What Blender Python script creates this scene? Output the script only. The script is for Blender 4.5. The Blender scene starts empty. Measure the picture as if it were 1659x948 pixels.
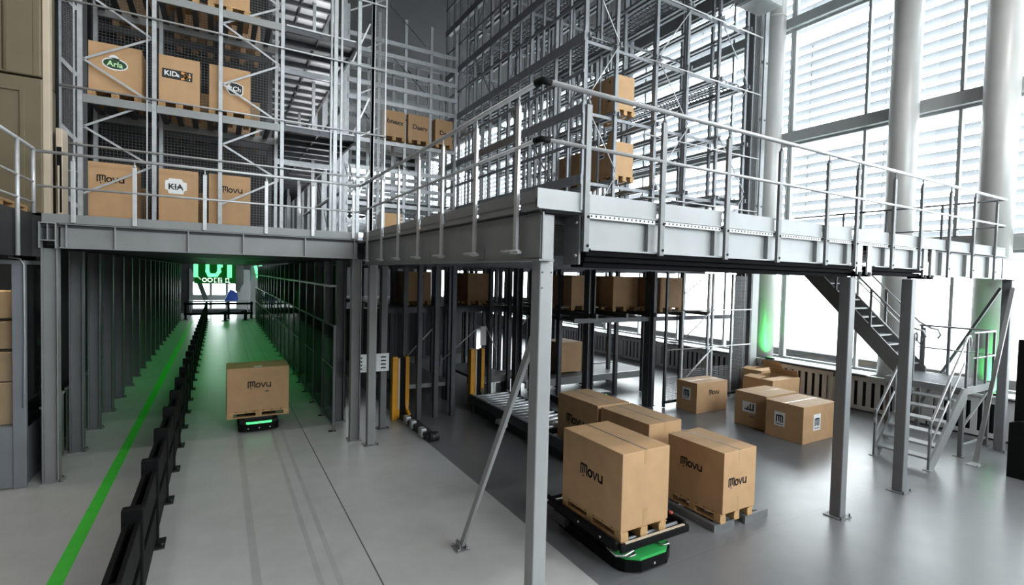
import bpy, bmesh, math, random
from mathutils import Vector, Matrix
random.seed(7)
S = bpy.context.scene
COL = S.collection
PI = math.pi

# ------------------------------------------------------------------ camera
cam_d = bpy.data.cameras.new('camera'); cam = bpy.data.objects.new('camera', cam_d); COL.objects.link(cam)
R_ = Vector((0.86490937, -0.50136095, 0.02385321)); D_ = Vector((0.004282, -0.04015114, -0.99918444)); F_ = Vector((0.5019098, 0.86430613, -0.03258027))
mw = Matrix.Identity(4)
for i in range(3):
    mw[i][0] = R_[i]; mw[i][1] = -D_[i]; mw[i][2] = -F_[i]
mw[0][3], mw[1][3], mw[2][3] = 0, 0, 3.3
cam.matrix_world = mw
cam_d.sensor_fit = 'HORIZONTAL'; cam_d.sensor_width = 36; cam_d.lens = 818 * 36 / 1659
cam_d.clip_start = .05; cam_d.clip_end = 400
S.camera = cam

# ------------------------------------------------------------------ light, world, exposure
SKY = 15.0
FILL_LAMP_W = 120
GREEN_W = 17
S.view_settings.view_transform = 'Standard'; S.view_settings.look = 'None'
S.view_settings.gamma = 1; S.view_settings.use_curve_mapping = False
S.view_settings.exposure = -0.4
S.cycles.max_bounces = 8; S.cycles.diffuse_bounces = 2; S.cycles.glossy_bounces = 3
S.cycles.transparent_max_bounces = 12; S.cycles.caustics_reflective = False; S.cycles.caustics_refractive = False
S.cycles.sample_clamp_indirect = 6
wd = bpy.data.worlds.new('overcast_sky'); S.world = wd; wd.use_nodes = True
bg = wd.node_tree.nodes['Background']; bg.inputs[0].default_value = (.93, .97, 1, 1); bg.inputs[1].default_value = SKY

def area(name, loc, rot, sx, sy, power, col=(1, 1, 1), parent=None, portal=False, spread=180):
    l = bpy.data.lights.new(name, 'AREA'); l.shape = 'RECTANGLE'; l.size = sx; l.size_y = sy
    l.energy = power; l.color = col; l.spread = math.radians(spread)
    o = bpy.data.objects.new(name, l); COL.objects.link(o); o.location = loc; o.rotation_euler = rot
    if parent: o.parent = parent; o.location = Vector(loc) - wl(parent)
    if portal: l.cycles.is_portal = True
    return o

# ------------------------------------------------------------------ materials
def nodes(name):
    m = bpy.data.materials.new(name); m.use_nodes = True
    nt = m.node_tree
    return m, nt, nt.nodes['Principled BSDF']
def mat(name, c, rough=.5, metal=0, noise=.0, scale=6, emit=None, es=0, bump=0, spec=.5):
    m, nt, b = nodes(name)
    b.inputs['Base Color'].default_value = (*c, 1); b.inputs['Roughness'].default_value = rough; b.inputs['Metallic'].default_value = metal
    b.inputs['Specular IOR Level'].default_value = spec
    if noise or bump:
        tc = nt.nodes.new('ShaderNodeTexCoord'); n = nt.nodes.new('ShaderNodeTexNoise')
        n.inputs['Scale'].default_value = scale; n.inputs['Detail'].default_value = 5
        nt.links.new(tc.outputs['Object'], n.inputs['Vector'])
        if noise:
            r = nt.nodes.new('ShaderNodeValToRGB')
            r.color_ramp.elements[0].position = .3; r.color_ramp.elements[1].position = .7
            r.color_ramp.elements[0].color = (*[x * (1 - noise) for x in c], 1); r.color_ramp.elements[1].color = (*[min(1, x * (1 + noise)) for x in c], 1)
            nt.links.new(n.outputs[0], r.inputs[0]); nt.links.new(r.outputs[0], b.inputs['Base Color'])
        if bump:
            bp = nt.nodes.new('ShaderNodeBump'); bp.inputs['Strength'].default_value = bump; bp.inputs['Distance'].default_value = .01
            nt.links.new(n.outputs[0], bp.inputs['Height']); nt.links.new(bp.outputs[0], b.inputs['Normal'])
    if emit:
        b.inputs['Emission Color'].default_value = (*emit, 1); b.inputs['Emission Strength'].default_value = es
    return m
def floor_mat():
    m, nt, b = nodes('polished_concrete')
    L = nt.links.new
    tc = nt.nodes.new('ShaderNodeTexCoord'); sep = nt.nodes.new('ShaderNodeSeparateXYZ'); L(tc.outputs['Object'], sep.inputs[0])
    n1 = nt.nodes.new('ShaderNodeTexNoise'); n1.inputs['Scale'].default_value = 2.2; n1.inputs['Detail'].default_value = 8; n1.inputs['Roughness'].default_value = .65
    L(tc.outputs['Object'], n1.inputs['Vector'])
    def ramp(a, c0, c1):
        r = nt.nodes.new('ShaderNodeValToRGB'); r.color_ramp.elements[0].position = .3; r.color_ramp.elements[1].position = .72
        r.color_ramp.elements[0].color = (*c0, 1); r.color_ramp.elements[1].color = (*c1, 1); L(a, r.inputs[0]); return r.outputs[0]
    light = ramp(n1.outputs[0], (.46, .46, .457), (.54, .54, .536)); dark = ramp(n1.outputs[0], (.15, .153, .16), (.175, .179, .187))
    def mth(op, a, v=None):
        q = nt.nodes.new('ShaderNodeMath'); q.operation = op
        if isinstance(a, (int, float)): q.inputs[0].default_value = a
        else: L(a, q.inputs[0])
        if v is not None:
            if isinstance(v, (int, float)): q.inputs[1].default_value = v
            else: L(v, q.inputs[1])
        return q.outputs[0]
    x, y = sep.outputs[0], sep.outputs[1]
    isdark = mth('GREATER_THAN', x, 3.55)
    mx = nt.nodes.new('ShaderNodeMix'); mx.data_type = 'RGBA'; L(isdark, mx.inputs['Factor']); L(light, mx.inputs[6]); L(dark, mx.inputs[7])
    # sawn joint along the lane, cross joints, and a paler edging strip beside the dark coating
    j1 = mth('LESS_THAN', mth('ABSOLUTE', mth('SUBTRACT', x, 1.52)), .008)
    j2 = mth('LESS_THAN', mth('ABSOLUTE', mth('SUBTRACT', mth('MODULO', mth('ADD', y, 100), 3.2), 1.6)), .004)
    j2 = mth('MULTIPLY', j2, mth('GREATER_THAN', x, 1.52))
    j = mth('MULTIPLY', mth('MAXIMUM', j1, mth('MULTIPLY', j2, .35)), .8)
    m2 = nt.nodes.new('ShaderNodeMix'); m2.data_type = 'RGBA'; L(j, m2.inputs['Factor']); L(mx.outputs[2], m2.inputs[6]); m2.inputs[7].default_value = (.02, .02, .02, 1)
    # narrow darker stripes along the driving lane, broken up by noise
    n3 = nt.nodes.new('ShaderNodeTexNoise'); n3.inputs['Scale'].default_value = 1.3; n3.inputs['Detail'].default_value = 4; L(tc.outputs['Object'], n3.inputs['Vector'])
    tr = None
    for xc, w in ((.36, .045), (.95, .03), (1.13, .03)):
        q = mth('LESS_THAN', mth('ABSOLUTE', mth('SUBTRACT', x, xc)), w); tr = q if tr is None else mth('MAXIMUM', tr, q)
    tr = mth('MULTIPLY', mth('MULTIPLY', tr, n3.outputs[0]), .42)
    m3 = nt.nodes.new('ShaderNodeMix'); m3.data_type = 'RGBA'; L(tr, m3.inputs['Factor']); L(m2.outputs[2], m3.inputs[6]); m3.inputs[7].default_value = (.09, .09, .09, 1)
    L(m3.outputs[2], b.inputs['Base Color'])
    n2 = nt.nodes.new('ShaderNodeTexNoise'); n2.inputs['Scale'].default_value = 2.5; n2.inputs['Detail'].default_value = 6; L(tc.outputs['Object'], n2.inputs['Vector'])
    mr = nt.nodes.new('ShaderNodeMapRange'); mr.inputs[3].default_value = .25; mr.inputs[4].default_value = .36; L(n2.outputs[0], mr.inputs[0]); L(mr.outputs[0], b.inputs['Roughness'])
    return m
def glass_mat(name, tint=(1, 1, 1), refl=.06):
    m = bpy.data.materials.new(name); m.use_nodes = True; nt = m.node_tree; nt.nodes.clear()
    out = nt.nodes.new('ShaderNodeOutputMaterial'); t = nt.nodes.new('ShaderNodeBsdfTransparent'); t.inputs[0].default_value = (*tint, 1)
    g = nt.nodes.new('ShaderNodeBsdfGlossy'); g.inputs['Roughness'].default_value = .05
    mx = nt.nodes.new('ShaderNodeMixShader'); mx.inputs[0].default_value = refl
    nt.links.new(t.outputs[0], mx.inputs[1]); nt.links.new(g.outputs[0], mx.inputs[2]); nt.links.new(mx.outputs[0], out.inputs[0])
    return m
M = dict(
    floor=floor_mat(),
    steel=mat('grey_painted_steel', (.27, .28, .28), .42, .15, .07, 3),
    steel_l=mat('light_grey_painted_steel', (.36, .372, .378), .4, .15, .06, 3),
    rail=mat('galvanised_tube', (.60, .61, .62), .38, .35, .08, 8),
    galv=mat('galvanised_rack_steel', (.44, .46, .48), .42, .35, .12, 9),
    galv_d=mat('shade_dark_galvanised_steel', (.075, .08, .09), .45, .3, .12, 9),  # dark fittings too; under-deck shade of the racking is put into the colour
    colm=mat('column_paint', (.16, .168, .175), .45, .1, .06, 4),
    black=mat('black_plastic', (.006, .006, .0065), .6, 0, .1, 12, spec=.12),
    band=mat('matt_black_profile', (.006, .006, .007), .9, spec=.1), postd=mat('dark_zinc_post', (.19, .195, .20), .4, .3, .1, 8),
    blackm=mat('black_powder_coat', (.02, .02, .022), .45, .1, .1, 12),
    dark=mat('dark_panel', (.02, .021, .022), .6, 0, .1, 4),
    wallm=mat('dark_grey_plaster', (.05, .052, .055), .8, 0, .1, 2),
    wallb=mat('mid_grey_plaster', (.3, .3, .3), .8, 0, .08, 2),
    ceil=mat('dark_ceiling_sheet', (.03, .03, .031), .8, 0, .1, 2),
    card=mat('cardboard', (.52, .32, .165), .72, 0, .06, 5, bump=.05),
    tape=mat('brown_packing_tape', (.50, .31, .155), .3, 0, .04, 8),
    taped=mat('grey_seam_tape', (.20, .17, .145), .4),
    seam=mat('dark_flap_gap', (.03, .02, .015), .8),
    ink=mat('black_ink', (.012, .012, .012), .6),
    white=mat('white_sticker', (.85, .86, .86), .5),
    orange=mat('orange_ink', (.75, .32, .08), .6),
    wood=mat('pallet_wood', (.55, .34, .16), .75, 0, .18, 14, bump=.15),
    green=mat('green_floor_paint', (.07, .66, .055), .45, 0, .08, 6),
    greenled=mat('green_led_cover', (.05, .5, .12), .3, emit=(.08, 1, .25), es=2.2),
    greentop=mat('green_lacquer', (.05, .5, .12), .3),
    greenlet=mat('green_lit_letter', (.1, .6, .25), .4, emit=(.18, 1, .42), es=2.0),
    whitelet=mat('white_lit_letter', (.8, .9, .8), .4, emit=(.8, 1, .85), es=1.0),
    greensign=mat('green_sign_panel', (.01, .12, .02), .4, emit=(.01, .25, .03), es=.25),
    yellow=mat('yellow_orange_paint', (.72, .33, .02), .4, 0, .06, 6),
    beige=mat('beige_cladding', (.17, .14, .085), .55, 0, .08, 1.5),
    beige_l=mat('pale_beige_trim', (.60, .50, .38), .5, 0, .05, 3),
    glass=glass_mat('clear_pane', (.97, .99, .99)),
    glassd=glass_mat('smoked_pane', (.55, .58, .58), .08),
    slat=mat('white_aluminium_slat', (.48, .495, .52), .55),
    galvr=mat('dimmed_rack_steel', (.25, .265, .285), .42, .35, .12, 9),  # darker copy of the galvanised rack steel, so the lattice looks less lit
    oval=mat('dark_green_sticker', (.008, .05, .015), .5), palegreen=mat('pale_green_ink', (.55, .8, .45), .5),
    frame=mat('window_frame_grey', (.42, .44, .44), .5, .1, .05, 3),
    round=mat('round_column_paint', (.52, .52, .51), .38, .1, .05, 2),
    rad=mat('radiator_grille_paint', (.52, .53, .53), .5, 0, .05, 3),
    ground=mat('pale_paving', (.5, .51, .51), .9, 0, .1, 1),
    deckp=mat('galvanised_deck_panel', (.55, .57, .59), .5, .2, .1, 5),
    under=mat('shade_dark_underside', (.05, .052, .055), .6, .1, .08, 4),  # grey decks and table tops darkened; under-deck shade put into the colour
    mesh=mat('wire', (.16, .165, .17), .45, .3, .08, 9),
    chrome=mat('bright_bolt', (.7, .7, .7), .25, .8),
    lampw=mat('lamp_diffuser', (.9, .9, .9), .5, emit=(1, .98, .95), es=3),
    greentube=mat('green_tube', (.3, .8, .3), .4, emit=(.3, 1, .4), es=.7),
    blueob=mat('blue_plastic', (.05, .12, .5), .5, 0, .1, 6),
    panelg=mat('grey_green_panel', (.16, .19, .18), .5, .05, .06, 4),
    encl=mat('blue_grey_steel', (.22, .235, .26), .45, .15, .05, 3),
    roller=mat('zinc_roller', (.55, .57, .6), .3, .5, .08, 10),
    kerb=mat('dark_kerb_stone', (.07, .07, .07), .9, 0, .2, 1),
    redl=mat('red_panel', (.5, .08, .05), .5),
)

# ------------------------------------------------------------------ mesh helpers
class MB:
    def __init__(s): s.b = bmesh.new()
    def box(s, x0, x1, y0, y1, z0, z1, bev=0):
        return s.obox(Matrix.Translation(((x0 + x1) / 2, (y0 + y1) / 2, (z0 + z1) / 2)), abs(x1 - x0), abs(y1 - y0), abs(z1 - z0), bev)
    def obox(s, mx, sx, sy, sz, bev=0):
        t = bmesh.new(); bmesh.ops.create_cube(t, size=1, matrix=Matrix.Diagonal((sx, sy, sz, 1)))
        if bev: bmesh.ops.bevel(t, geom=t.edges[:], offset=bev, segments=2, affect='EDGES', profile=.5)
        bmesh.ops.transform(t, matrix=mx, verts=t.verts[:]); s.join(t); return s
    def join(s, t):
        me = bpy.data.meshes.new('t'); t.to_mesh(me); t.free(); s.b.from_mesh(me); bpy.data.meshes.remove(me)
    def bar(s, p, q, w, h, bev=0, up=(0, 0, 1)):
        p, q = Vector(p), Vector(q); d = q - p; L = d.length; y = d.normalized(); u = Vector(up)
        if abs(y.dot(u)) > .98: u = Vector((0, 1, 0))
        x = y.cross(u).normalized(); z = x.cross(y)
        mx = Matrix((x, y, z)).transposed().to_4x4(); mx.translation = (p + q) / 2
        return s.obox(mx, w, L, h, bev)
    def cyl(s, p, q, r, n=12, r2=None):
        p, q = Vector(p), Vector(q); d = q - p
        t = bmesh.new(); bmesh.ops.create_cone(t, cap_ends=True, segments=n, radius1=r, radius2=r if r2 is None else r2, depth=d.length)
        mx = d.to_track_quat('Z', 'Y').to_matrix().to_4x4(); mx.translation = (p + q) / 2
        for f in t.faces:
            if len(f.verts) == 4: f.smooth = True
        bmesh.ops.transform(t, matrix=mx, verts=t.verts[:]); s.join(t); return s
    def tube(s, pts, r, n=10):
        pts = [Vector(p) for p in pts]; rings = []
        for i, p in enumerate(pts):
            a = pts[max(i - 1, 0)]; c = pts[min(i + 1, len(pts) - 1)]; d = (c - a).normalized()
            u = Vector((0, 0, 1)) if abs(d.z) < .9 else Vector((1, 0, 0))
            x = d.cross(u).normalized(); y = x.cross(d)
            k = 1
            if 0 < i < len(pts) - 1:
                k = 1 / max(.5, math.cos((pts[i] - a).angle(c - pts[i]) / 2))
            rings.append([s.b.verts.new(p + (x * math.cos(t) + y * math.sin(t)) * r * (k if False else 1)) for t in [2 * PI * j / n for j in range(n)]])
        for a, b in zip(rings, rings[1:]):
            for j in range(n):
                f = s.b.faces.new((a[j], a[(j + 1) % n], b[(j + 1) % n], b[j])); f.smooth = True
        s.b.faces.new(rings[0][::-1]); s.b.faces.new(rings[-1]); return s
    def prism(s, pts, axis, a0, a1):
        def P(u, v, a): return {'x': (a, u, v), 'y': (u, a, v), 'z': (u, v, a)}[axis]
        A = [s.b.verts.new(P(u, v, a0)) for u, v in pts]; B = [s.b.verts.new(P(u, v, a1)) for u, v in pts]
        n = len(pts)
        fs = [s.b.faces.new(A[::-1]), s.b.faces.new(B)]
        for i in range(n): fs.append(s.b.faces.new((A[i], A[(i + 1) % n], B[(i + 1) % n], B[i])))
        bmesh.ops.recalc_face_normals(s.b, faces=fs); return s
    def hcol(s, x, y, z0, z1, w=.17, d=.17, t=.014):
        s.box(x - w / 2, x - w / 2 + t, y - d / 2, y + d / 2, z0, z1); s.box(x + w / 2 - t, x + w / 2, y - d / 2, y + d / 2, z0, z1)
        return s.box(x - w / 2 + t, x + w / 2 - t, y - t / 2, y + t / 2, z0, z1)
    def chan(s, x, y, z0, z1, w=.09, d=.07, t=.008, open_='y+'):
        if open_ == 'y+':
            s.box(x - w / 2, x + w / 2, y - d / 2, y - d / 2 + t, z0, z1); s.box(x - w / 2, x - w / 2 + t, y - d / 2 + t, y + d / 2, z0, z1)
            return s.box(x + w / 2 - t, x + w / 2, y - d / 2 + t, y + d / 2, z0, z1)
        s.box(x - w / 2, x - w / 2 + t, y - d / 2, y + d / 2, z0, z1); s.box(x - w / 2 + t, x + w / 2, y - d / 2, y - d / 2 + t, z0, z1)
        return s.box(x - w / 2 + t, x + w / 2, y + d / 2 - t, y + d / 2, z0, z1)
    def ibeam_x(s, x0, x1, y, z0, z1, d=.14, t=.014):
        s.box(x0, x1, y - d / 2, y + d / 2, z0, z0 + t); s.box(x0, x1, y - d / 2, y + d / 2, z1 - t, z1); return s.box(x0, x1, y - t / 2, y + t / 2, z0 + t, z1 - t)
    def ibeam_y(s, y0, y1, x, z0, z1, d=.14, t=.014):
        s.box(x - d / 2, x + d / 2, y0, y1, z0, z0 + t); s.box(x - d / 2, x + d / 2, y0, y1, z1 - t, z1); return s.box(x - t / 2, x + t / 2, y0, y1, z0 + t, z1 - t)

WL = {}
def wl(o): return WL.get(o.name, Vector((0, 0, 0)))
def tagit(o, label=None, cat=None, group=None, kind=None):
    if label: o['label'] = label
    if cat: o['category'] = cat
    if group: o['group'] = group
    if kind: o['kind'] = kind
def thing(name, label, cat, loc, group=None):
    o = bpy.data.objects.new(name, None); COL.objects.link(o); o.location = loc; o.empty_display_size = .1
    WL[o.name] = Vector(loc); tagit(o, label, cat, group); return o
def part(name, mb, m, parent=None, label=None, kind=None, loc=None):
    base = wl(parent) if parent else Vector(loc or (0, 0, 0))
    me = bpy.data.meshes.new(name); bmesh.ops.translate(mb.b, verts=mb.b.verts[:], vec=-base); mb.b.to_mesh(me); mb.b.free()
    me.materials.append(M[m]); o = bpy.data.objects.new(name, me); COL.objects.link(o)
    if parent: o.parent = parent; WL[o.name] = base.copy()
    else: o.location = base; WL[o.name] = base.copy()
    tagit(o, label, None, None, kind); return o
def solo(name, mb, m, label, cat, loc, group=None):
    o = part(name, mb, m, None, label, None, loc); tagit(o, None, cat, group); return o
def struct(name, mb, m, parent=None, loc=(0, 0, 0)):
    o = part(name, mb, m, parent, loc=loc)
    if not parent: o['kind'] = 'structure'
    return o
def copy_tree(o, loc=None, label=None, group=None, parent=None):
    c = o.copy(); COL.objects.link(c)
    if parent: c.parent = parent
    if loc is not None:
        c.location = loc; WL[c.name] = Vector(loc)
    if label: c['label'] = label
    if group: c['group'] = group
    for k in list(o.children): copy_tree(k, parent=c)
    return c
ORD = ['first', 'second', 'third', 'fourth', 'fifth', 'sixth', 'seventh', 'eighth', 'ninth', 'tenth', 'eleventh', 'twelfth', 'thirteenth', 'fourteenth', 'fifteenth', 'sixteenth', 'seventeenth', 'eighteenth', 'nineteenth', 'twentieth', 'twenty-first', 'twenty-second', 'twenty-third', 'twenty-fourth', 'twenty-fifth', 'twenty-sixth', 'twenty-seventh', 'twenty-eighth', 'twenty-ninth', 'thirtieth']

# flat lettering: strokes (polylines) or filled polygons on a face
def face_frame(face, o, tilt=0):
    """o = lower-left corner of the lettering on the face; returns matrix (u right, v up, n out)"""
    u, n = {'front': ((1, 0, 0), (0, -1, 0)), 'left': ((0, -1, 0), (-1, 0, 0)), 'top': ((1, 0, 0), (0, 0, 1)), 'topy': ((0, 1, 0), (0, 0, 1))}[face]
    u, n = Vector(u), Vector(n); v = n.cross(u)
    if tilt: q = Matrix.Rotation(tilt, 3, n); u = q @ u; v = q @ v
    mx = Matrix((u, v, n)).transposed().to_4x4(); mx.translation = Vector(o); return mx
def strokes(mb, mx, lines, w, th=.002, lift=.0008):
    for ln in lines:
        for (a, b) in zip(ln, ln[1:]):
            a2, b2 = Vector((*a, 0)), Vector((*b, 0)); d = b2 - a2
            if d.length < 1e-6: continue
            ang = math.atan2(d.y, d.x)
            loc = mx @ Matrix.Translation(((a2.x + b2.x) / 2, (a2.y + b2.y) / 2, lift + th / 2)) @ Matrix.Rotation(ang, 4, 'Z')
            mb.obox(loc, d.length + w * .85, w, th)
    return mb
def poly(mb, mx, pts, th=.002, lift=.0006):
    A = [mb.b.verts.new(mx @ Vector((x, y, lift))) for x, y in pts]; B = [mb.b.verts.new(mx @ Vector((x, y, lift + th))) for x, y in pts]
    fs = [mb.b.faces.new(A[::-1]), mb.b.faces.new(B)]; n = len(pts)
    for i in range(n): fs.append(mb.b.faces.new((A[i], A[(i + 1) % n], B[(i + 1) % n], B[i])))
    bmesh.ops.recalc_face_normals(mb.b, faces=fs); return mb
def ell(cx, cy, rx, ry, n=20, a0=0, a1=2 * PI): return [(cx + rx * math.cos(a0 + (a1 - a0) * i / n), cy + ry * math.sin(a0 + (a1 - a0) * i / n)) for i in range(n + 1)]
def movu_lines(h):
    k = h
    L = [[(0, 0), (0, 1.25), (.1, 1.38), (1.3, 1.38), (1.4, 1.25), (1.4, 0)], [(.47, 1.38), (.47, .12)], [(.93, 1.38), (.93, .35)], [(.62, -.32), (.62, -.26)],
         ell(2.12, .5, .42, .48, 14), [(2.8, .98), (3.22, .02), (3.64, .98)], [(3.95, .98), (3.95, .4), (4.1, .08), (4.4, .02), (4.65, .1), (4.78, .4), (4.78, .98)], [(4.78, .98), (4.78, 0)]]
    return [[(x * k, y * k) for x, y in l] for l in L], 4.9 * k
def movu(parent, face, o, width, tilt=0, bold=.24):
    h = width / 4.9; L, _ = movu_lines(h); mb = MB(); strokes(mb, face_frame(face, o, tilt), L, h * bold); return part('printed_logo', mb, 'ink', parent)
def mark_m(h):
    return [[(x * h, y * h) for x, y in l] for l in [[(0, 0), (0, .9), (.1, 1), (.9, 1), (1, .9), (1, 0)], [(.35, .9), (.35, .12)], [(.66, .9), (.66, -.02)]]]
def font_mesh(mb, txt, size, mx, th=.002, lift=.0012, align='LEFT'):
    cu = bpy.data.curves.new('t', 'FONT'); cu.body = txt; cu.size = size; cu.extrude = th / 2; cu.offset = size * .022; cu.align_x = align; cu.resolution_u = 3
    ob = bpy.data.objects.new('t', cu); COL.objects.link(ob)
    dg = bpy.context.evaluated_depsgraph_get(); me = bpy.data.meshes.new_from_object(ob.evaluated_get(dg))
    me.transform(mx @ Matrix.Translation((0, 0, lift + th / 2))); mb.b.from_mesh(me)
    bpy.data.objects.remove(ob); bpy.data.curves.remove(cu); bpy.data.meshes.remove(me); return mb
def sticker(parent, face, o, w, h, tilt=0):
    """white square label with the black arched mark and a line of small print"""
    mx = face_frame(face, o, tilt); mb = MB(); poly(mb, mx, [(0, 0), (w, 0), (w, h), (0, h)], .001, .0006); st = part('paper_label', mb, 'white', parent, label='white paper label')
    mb = MB(); k = w * .55
    mm = mx @ Matrix.Translation((w * .22, h * .3, .0012)); strokes(mb, mm, mark_m(k), k * .2, .001)
    strokes(mb, mx @ Matrix.Translation((0, 0, .0012)), [[(w * .2, h * .14), (w * .8, h * .14)]], h * .05, .001); part('printed_mark', mb, 'ink', st)
    return st

# ------------------------------------------------------------------ pallets and cartons
PAL = {}
def pallet(lx, ly, loc, label, group=None, detail=True):
    """lx along X, ly along Y; height .135; boards run across the shorter side"""
    detail = True
    key = (round(lx, 2), round(ly, 2), detail)
    if key in PAL: return copy_tree(PAL[key], loc, label, group)
    r = thing('wooden_pallet', label, 'pallet', loc, group); x, y, z = loc
    longx = lx > ly
    top = MB(); n = 7 if detail else 5
    for i in range(n):
        if longx:
            w = lx / n; top.box(x - lx / 2 + i * w + .012, x - lx / 2 + (i + 1) * w - .012, y - ly / 2, y + ly / 2, z + .115, z + .135)
        else:
            w = ly / n; top.box(x - lx / 2, x + lx / 2, y - ly / 2 + i * w + .012, y - ly / 2 + (i + 1) * w - .012, z + .115, z + .135)
    for i in (-1, 0, 1):
        if longx: top.box(x - lx / 2, x + lx / 2, y + i * (ly / 2 - .05) - .05, y + i * (ly / 2 - .05) + .05, z + .097, z + .115)
        else: top.box(x + i * (lx / 2 - .05) - .05, x + i * (lx / 2 - .05) + .05, y - ly / 2, y + ly / 2, z + .097, z + .115)
    part('deck_boards', top, 'wood', r)
    bl = []
    for i in (-1, 0, 1):
        for j in (-1, 0, 1):
            cx, cy = x + i * (lx / 2 - .06), y + j * (ly / 2 - .06)
            bl.append((cx, cy))
    if detail:
        for cx, cy in bl: part('block', MB().box(cx - .055, cx + .055, cy - .055, cy + .055, z + .02, z + .097, .003), 'wood', r)
    else:
        mb = MB()
        for cx, cy in bl: mb.box(cx - .055, cx + .055, cy - .055, cy + .055, z + .02, z + .097)
        part('blocks', mb, 'wood', r)
    for i in (-1, 0, 1):
        if longx: part('runner', MB().box(x - lx / 2, x + lx / 2, y + i * (ly / 2 - .06) - .05, y + i * (ly / 2 - .06) + .05, z, z + .02), 'wood', r)
        else: part('runner', MB().box(x + i * (lx / 2 - .06) - .05, x + i * (lx / 2 - .06) + .05, y - ly / 2, y + ly / 2, z, z + .02), 'wood', r)
    PAL[key] = r; return r
def carton(x0, x1, y0, y1, z0, z1, label, group=None, seam=None, tape=True, m='card'):
    """closed cardboard box; seam 'x' / 'y' = direction the top flap seam runs"""
    loc = ((x0 + x1) / 2, (y0 + y1) / 2, z0)
    o = solo('cardboard_box', MB().box(x0, x1, y0, y1, z0, z1, .007), m, label, 'cardboard box', loc, group)
    cx, cy = loc[0], loc[1]
    if seam == 'y':
        part('flap_seam', MB().box(cx - .012, cx + .012, y0 + .004, y1 - .004, z1 - .001, z1 + .002), 'taped', o)
        if tape:
            part('tape', MB().box(cx - .035, cx + .035, y0 - .0018, y0 - .0002, z1 - .16, z1 - .004), 'tape', o)
            part('tape', MB().box(cx - .035, cx + .035, y0 - .0018, y0 - .0002, z0 + .004, z0 + .2), 'tape', o)
    elif seam == 'x':
        part('flap_seam', MB().box(x0 + .004, x1 - .004, cy - .012, cy + .012, z1 - .001, z1 + .002), 'tape', o)
        if tape:
            part('tape', MB().box(x0 - .0018, x0 - .0002, cy - .035, cy + .035, z1 - .12, z1 - .004), 'tape', o)
            part('tape', MB().box(x0 - .0018, x0 - .0002, cy - .035, cy + .035, z0 + .004, z0 + .12), 'tape', o)
    return o

# ================================================================== SETTING
struct('floor', MB().box(-9, 15.6, -9, 46, -.2, 0), 'floor')
struct('ceiling', MB().box(-9, 16, -9, 46, 13.4, 13.6), 'ceil')
struct('wall_left', MB().box(-9.2, -9, -9, 11.4, 0, 13.4).box(-9.2, -2.95, 11.4, 11.6, 0, 13.4).box(-3.15, -2.95, 11.6, 46, 0, 13.4), 'wallm')
struct('wall_front', MB().box(-9, 2, -9.2, -9, 0, 13.4).box(2, 16, -9.2, -9, 0, 5.4).box(2, 16, -9.2, -9, 12.6, 13.4), 'wallb')
struct('wall_right', MB().box(15.2, 15.6, -9, 46, 0, .9).box(15.2, 15.6, -9, -6, .9, 13.4).box(15.2, 15.6, -6, 46, 12.95, 13.4).box(15.2, 15.6, 42, 46, .9, 12.95), 'wallb')
struct('wall_back', MB().box(-3, -1.9, 44, 44.2, 0, 13.4).box(2.1, 15.6, 44, 44.2, 0, 4.6).box(2.1, 15.6, 44, 44.2, 12.4, 13.4).box(2.1, 8.0, 44, 44.2, 4.6, 12.4).box(-1.9, 2.1, 44, 44.2, 3.3, 13.4).box(-1.9, 2.1, 44, 44.2, 0, .25), 'wallm')
g = MB().box(15.6, 70, -40, 80, -.35, -.3).box(-40, 15.6, 46.2, 90, -.35, -.3)
struct('ground', g, 'ground')
struct('trim_3', MB().box(17.0, 17.3, -10, 45, -.3, 1.0), 'kerb')
# window wall on the right: storeys x segments
ZS = [(.93, 4.15), (4.45, 7.6), (7.9, 11.1), (11.4, 12.95)]
SEG = [(-6, -1.1), (-1.1, 3.1), (3.1, 9.4), (9.4, 17.8), (17.8, 28.3), (28.3, 42)]
n = 0
for zi, (z0, z1) in enumerate(ZS):
    for (y0, y1) in SEG:
        n += 1
        f = MB()
        f.box(15.3, 15.42, y0, y1, z0, z0 + .07); f.box(15.3, 15.42, y0, y1, z1 - .07, z1)
        k = max(1, round((y1 - y0) / 2.1))
        for i in range(k + 1):
            yy = y0 + .045 + (y1 - y0 - .09) * i / k; w = .035
            f.box(15.28, 15.42, yy - w, yy + w, z0 + .07, z1 - .07)
        r = struct(f'window_{n}', f, 'frame')
        part('pane', MB().box(15.355, 15.365, y0 + .02, y1 - .02, z0 + .05, z1 - .05), 'glass', r)
t = MB()
for z0, z1 in ((4.15, 4.45), (7.6, 7.9), (11.1, 11.4)): t.box(15.12, 15.5, -6, 42, z0, z1, .01)
struct('trim_1', t, 'frame')
area('daylight_portal', (15.25, 18, 6.9), (0, PI / 2, 0), 12.2, 48, 1, portal=True)
for nm, (ya, xa, za, zb) in (('window_26', (44.05, 8.0, 4.6, 12.4)), ('window_27', (-9.1, 2.0, 5.4, 12.6))):  # both windows added for daylight on the front faces and rear decks
    f = MB()
    for i in range(8): xx = xa + (15.4 - xa) * i / 7; f.box(xx - .05, xx + .05, ya - .05, ya + .05, za, zb)
    for i in range(4): zz = za + (zb - za) * i / 3; f.box(xa, 15.4, ya - .05, ya + .05, zz - .06, zz + .06)
    w = struct(nm, f, 'frame'); part('pane', MB().box(xa, 15.4, ya - .005, ya + .005, za, zb), 'glass', w)
area('daylight_portal', (8.7, -9.0, 9.0), (PI / 2, 0, 0), 13.4, 7.2, 1, portal=True)
area('daylight_portal', (11.7, 43.9, 8.5), (-PI / 2, 0, 0), 7.4, 7.8, 1, portal=True)
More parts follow.
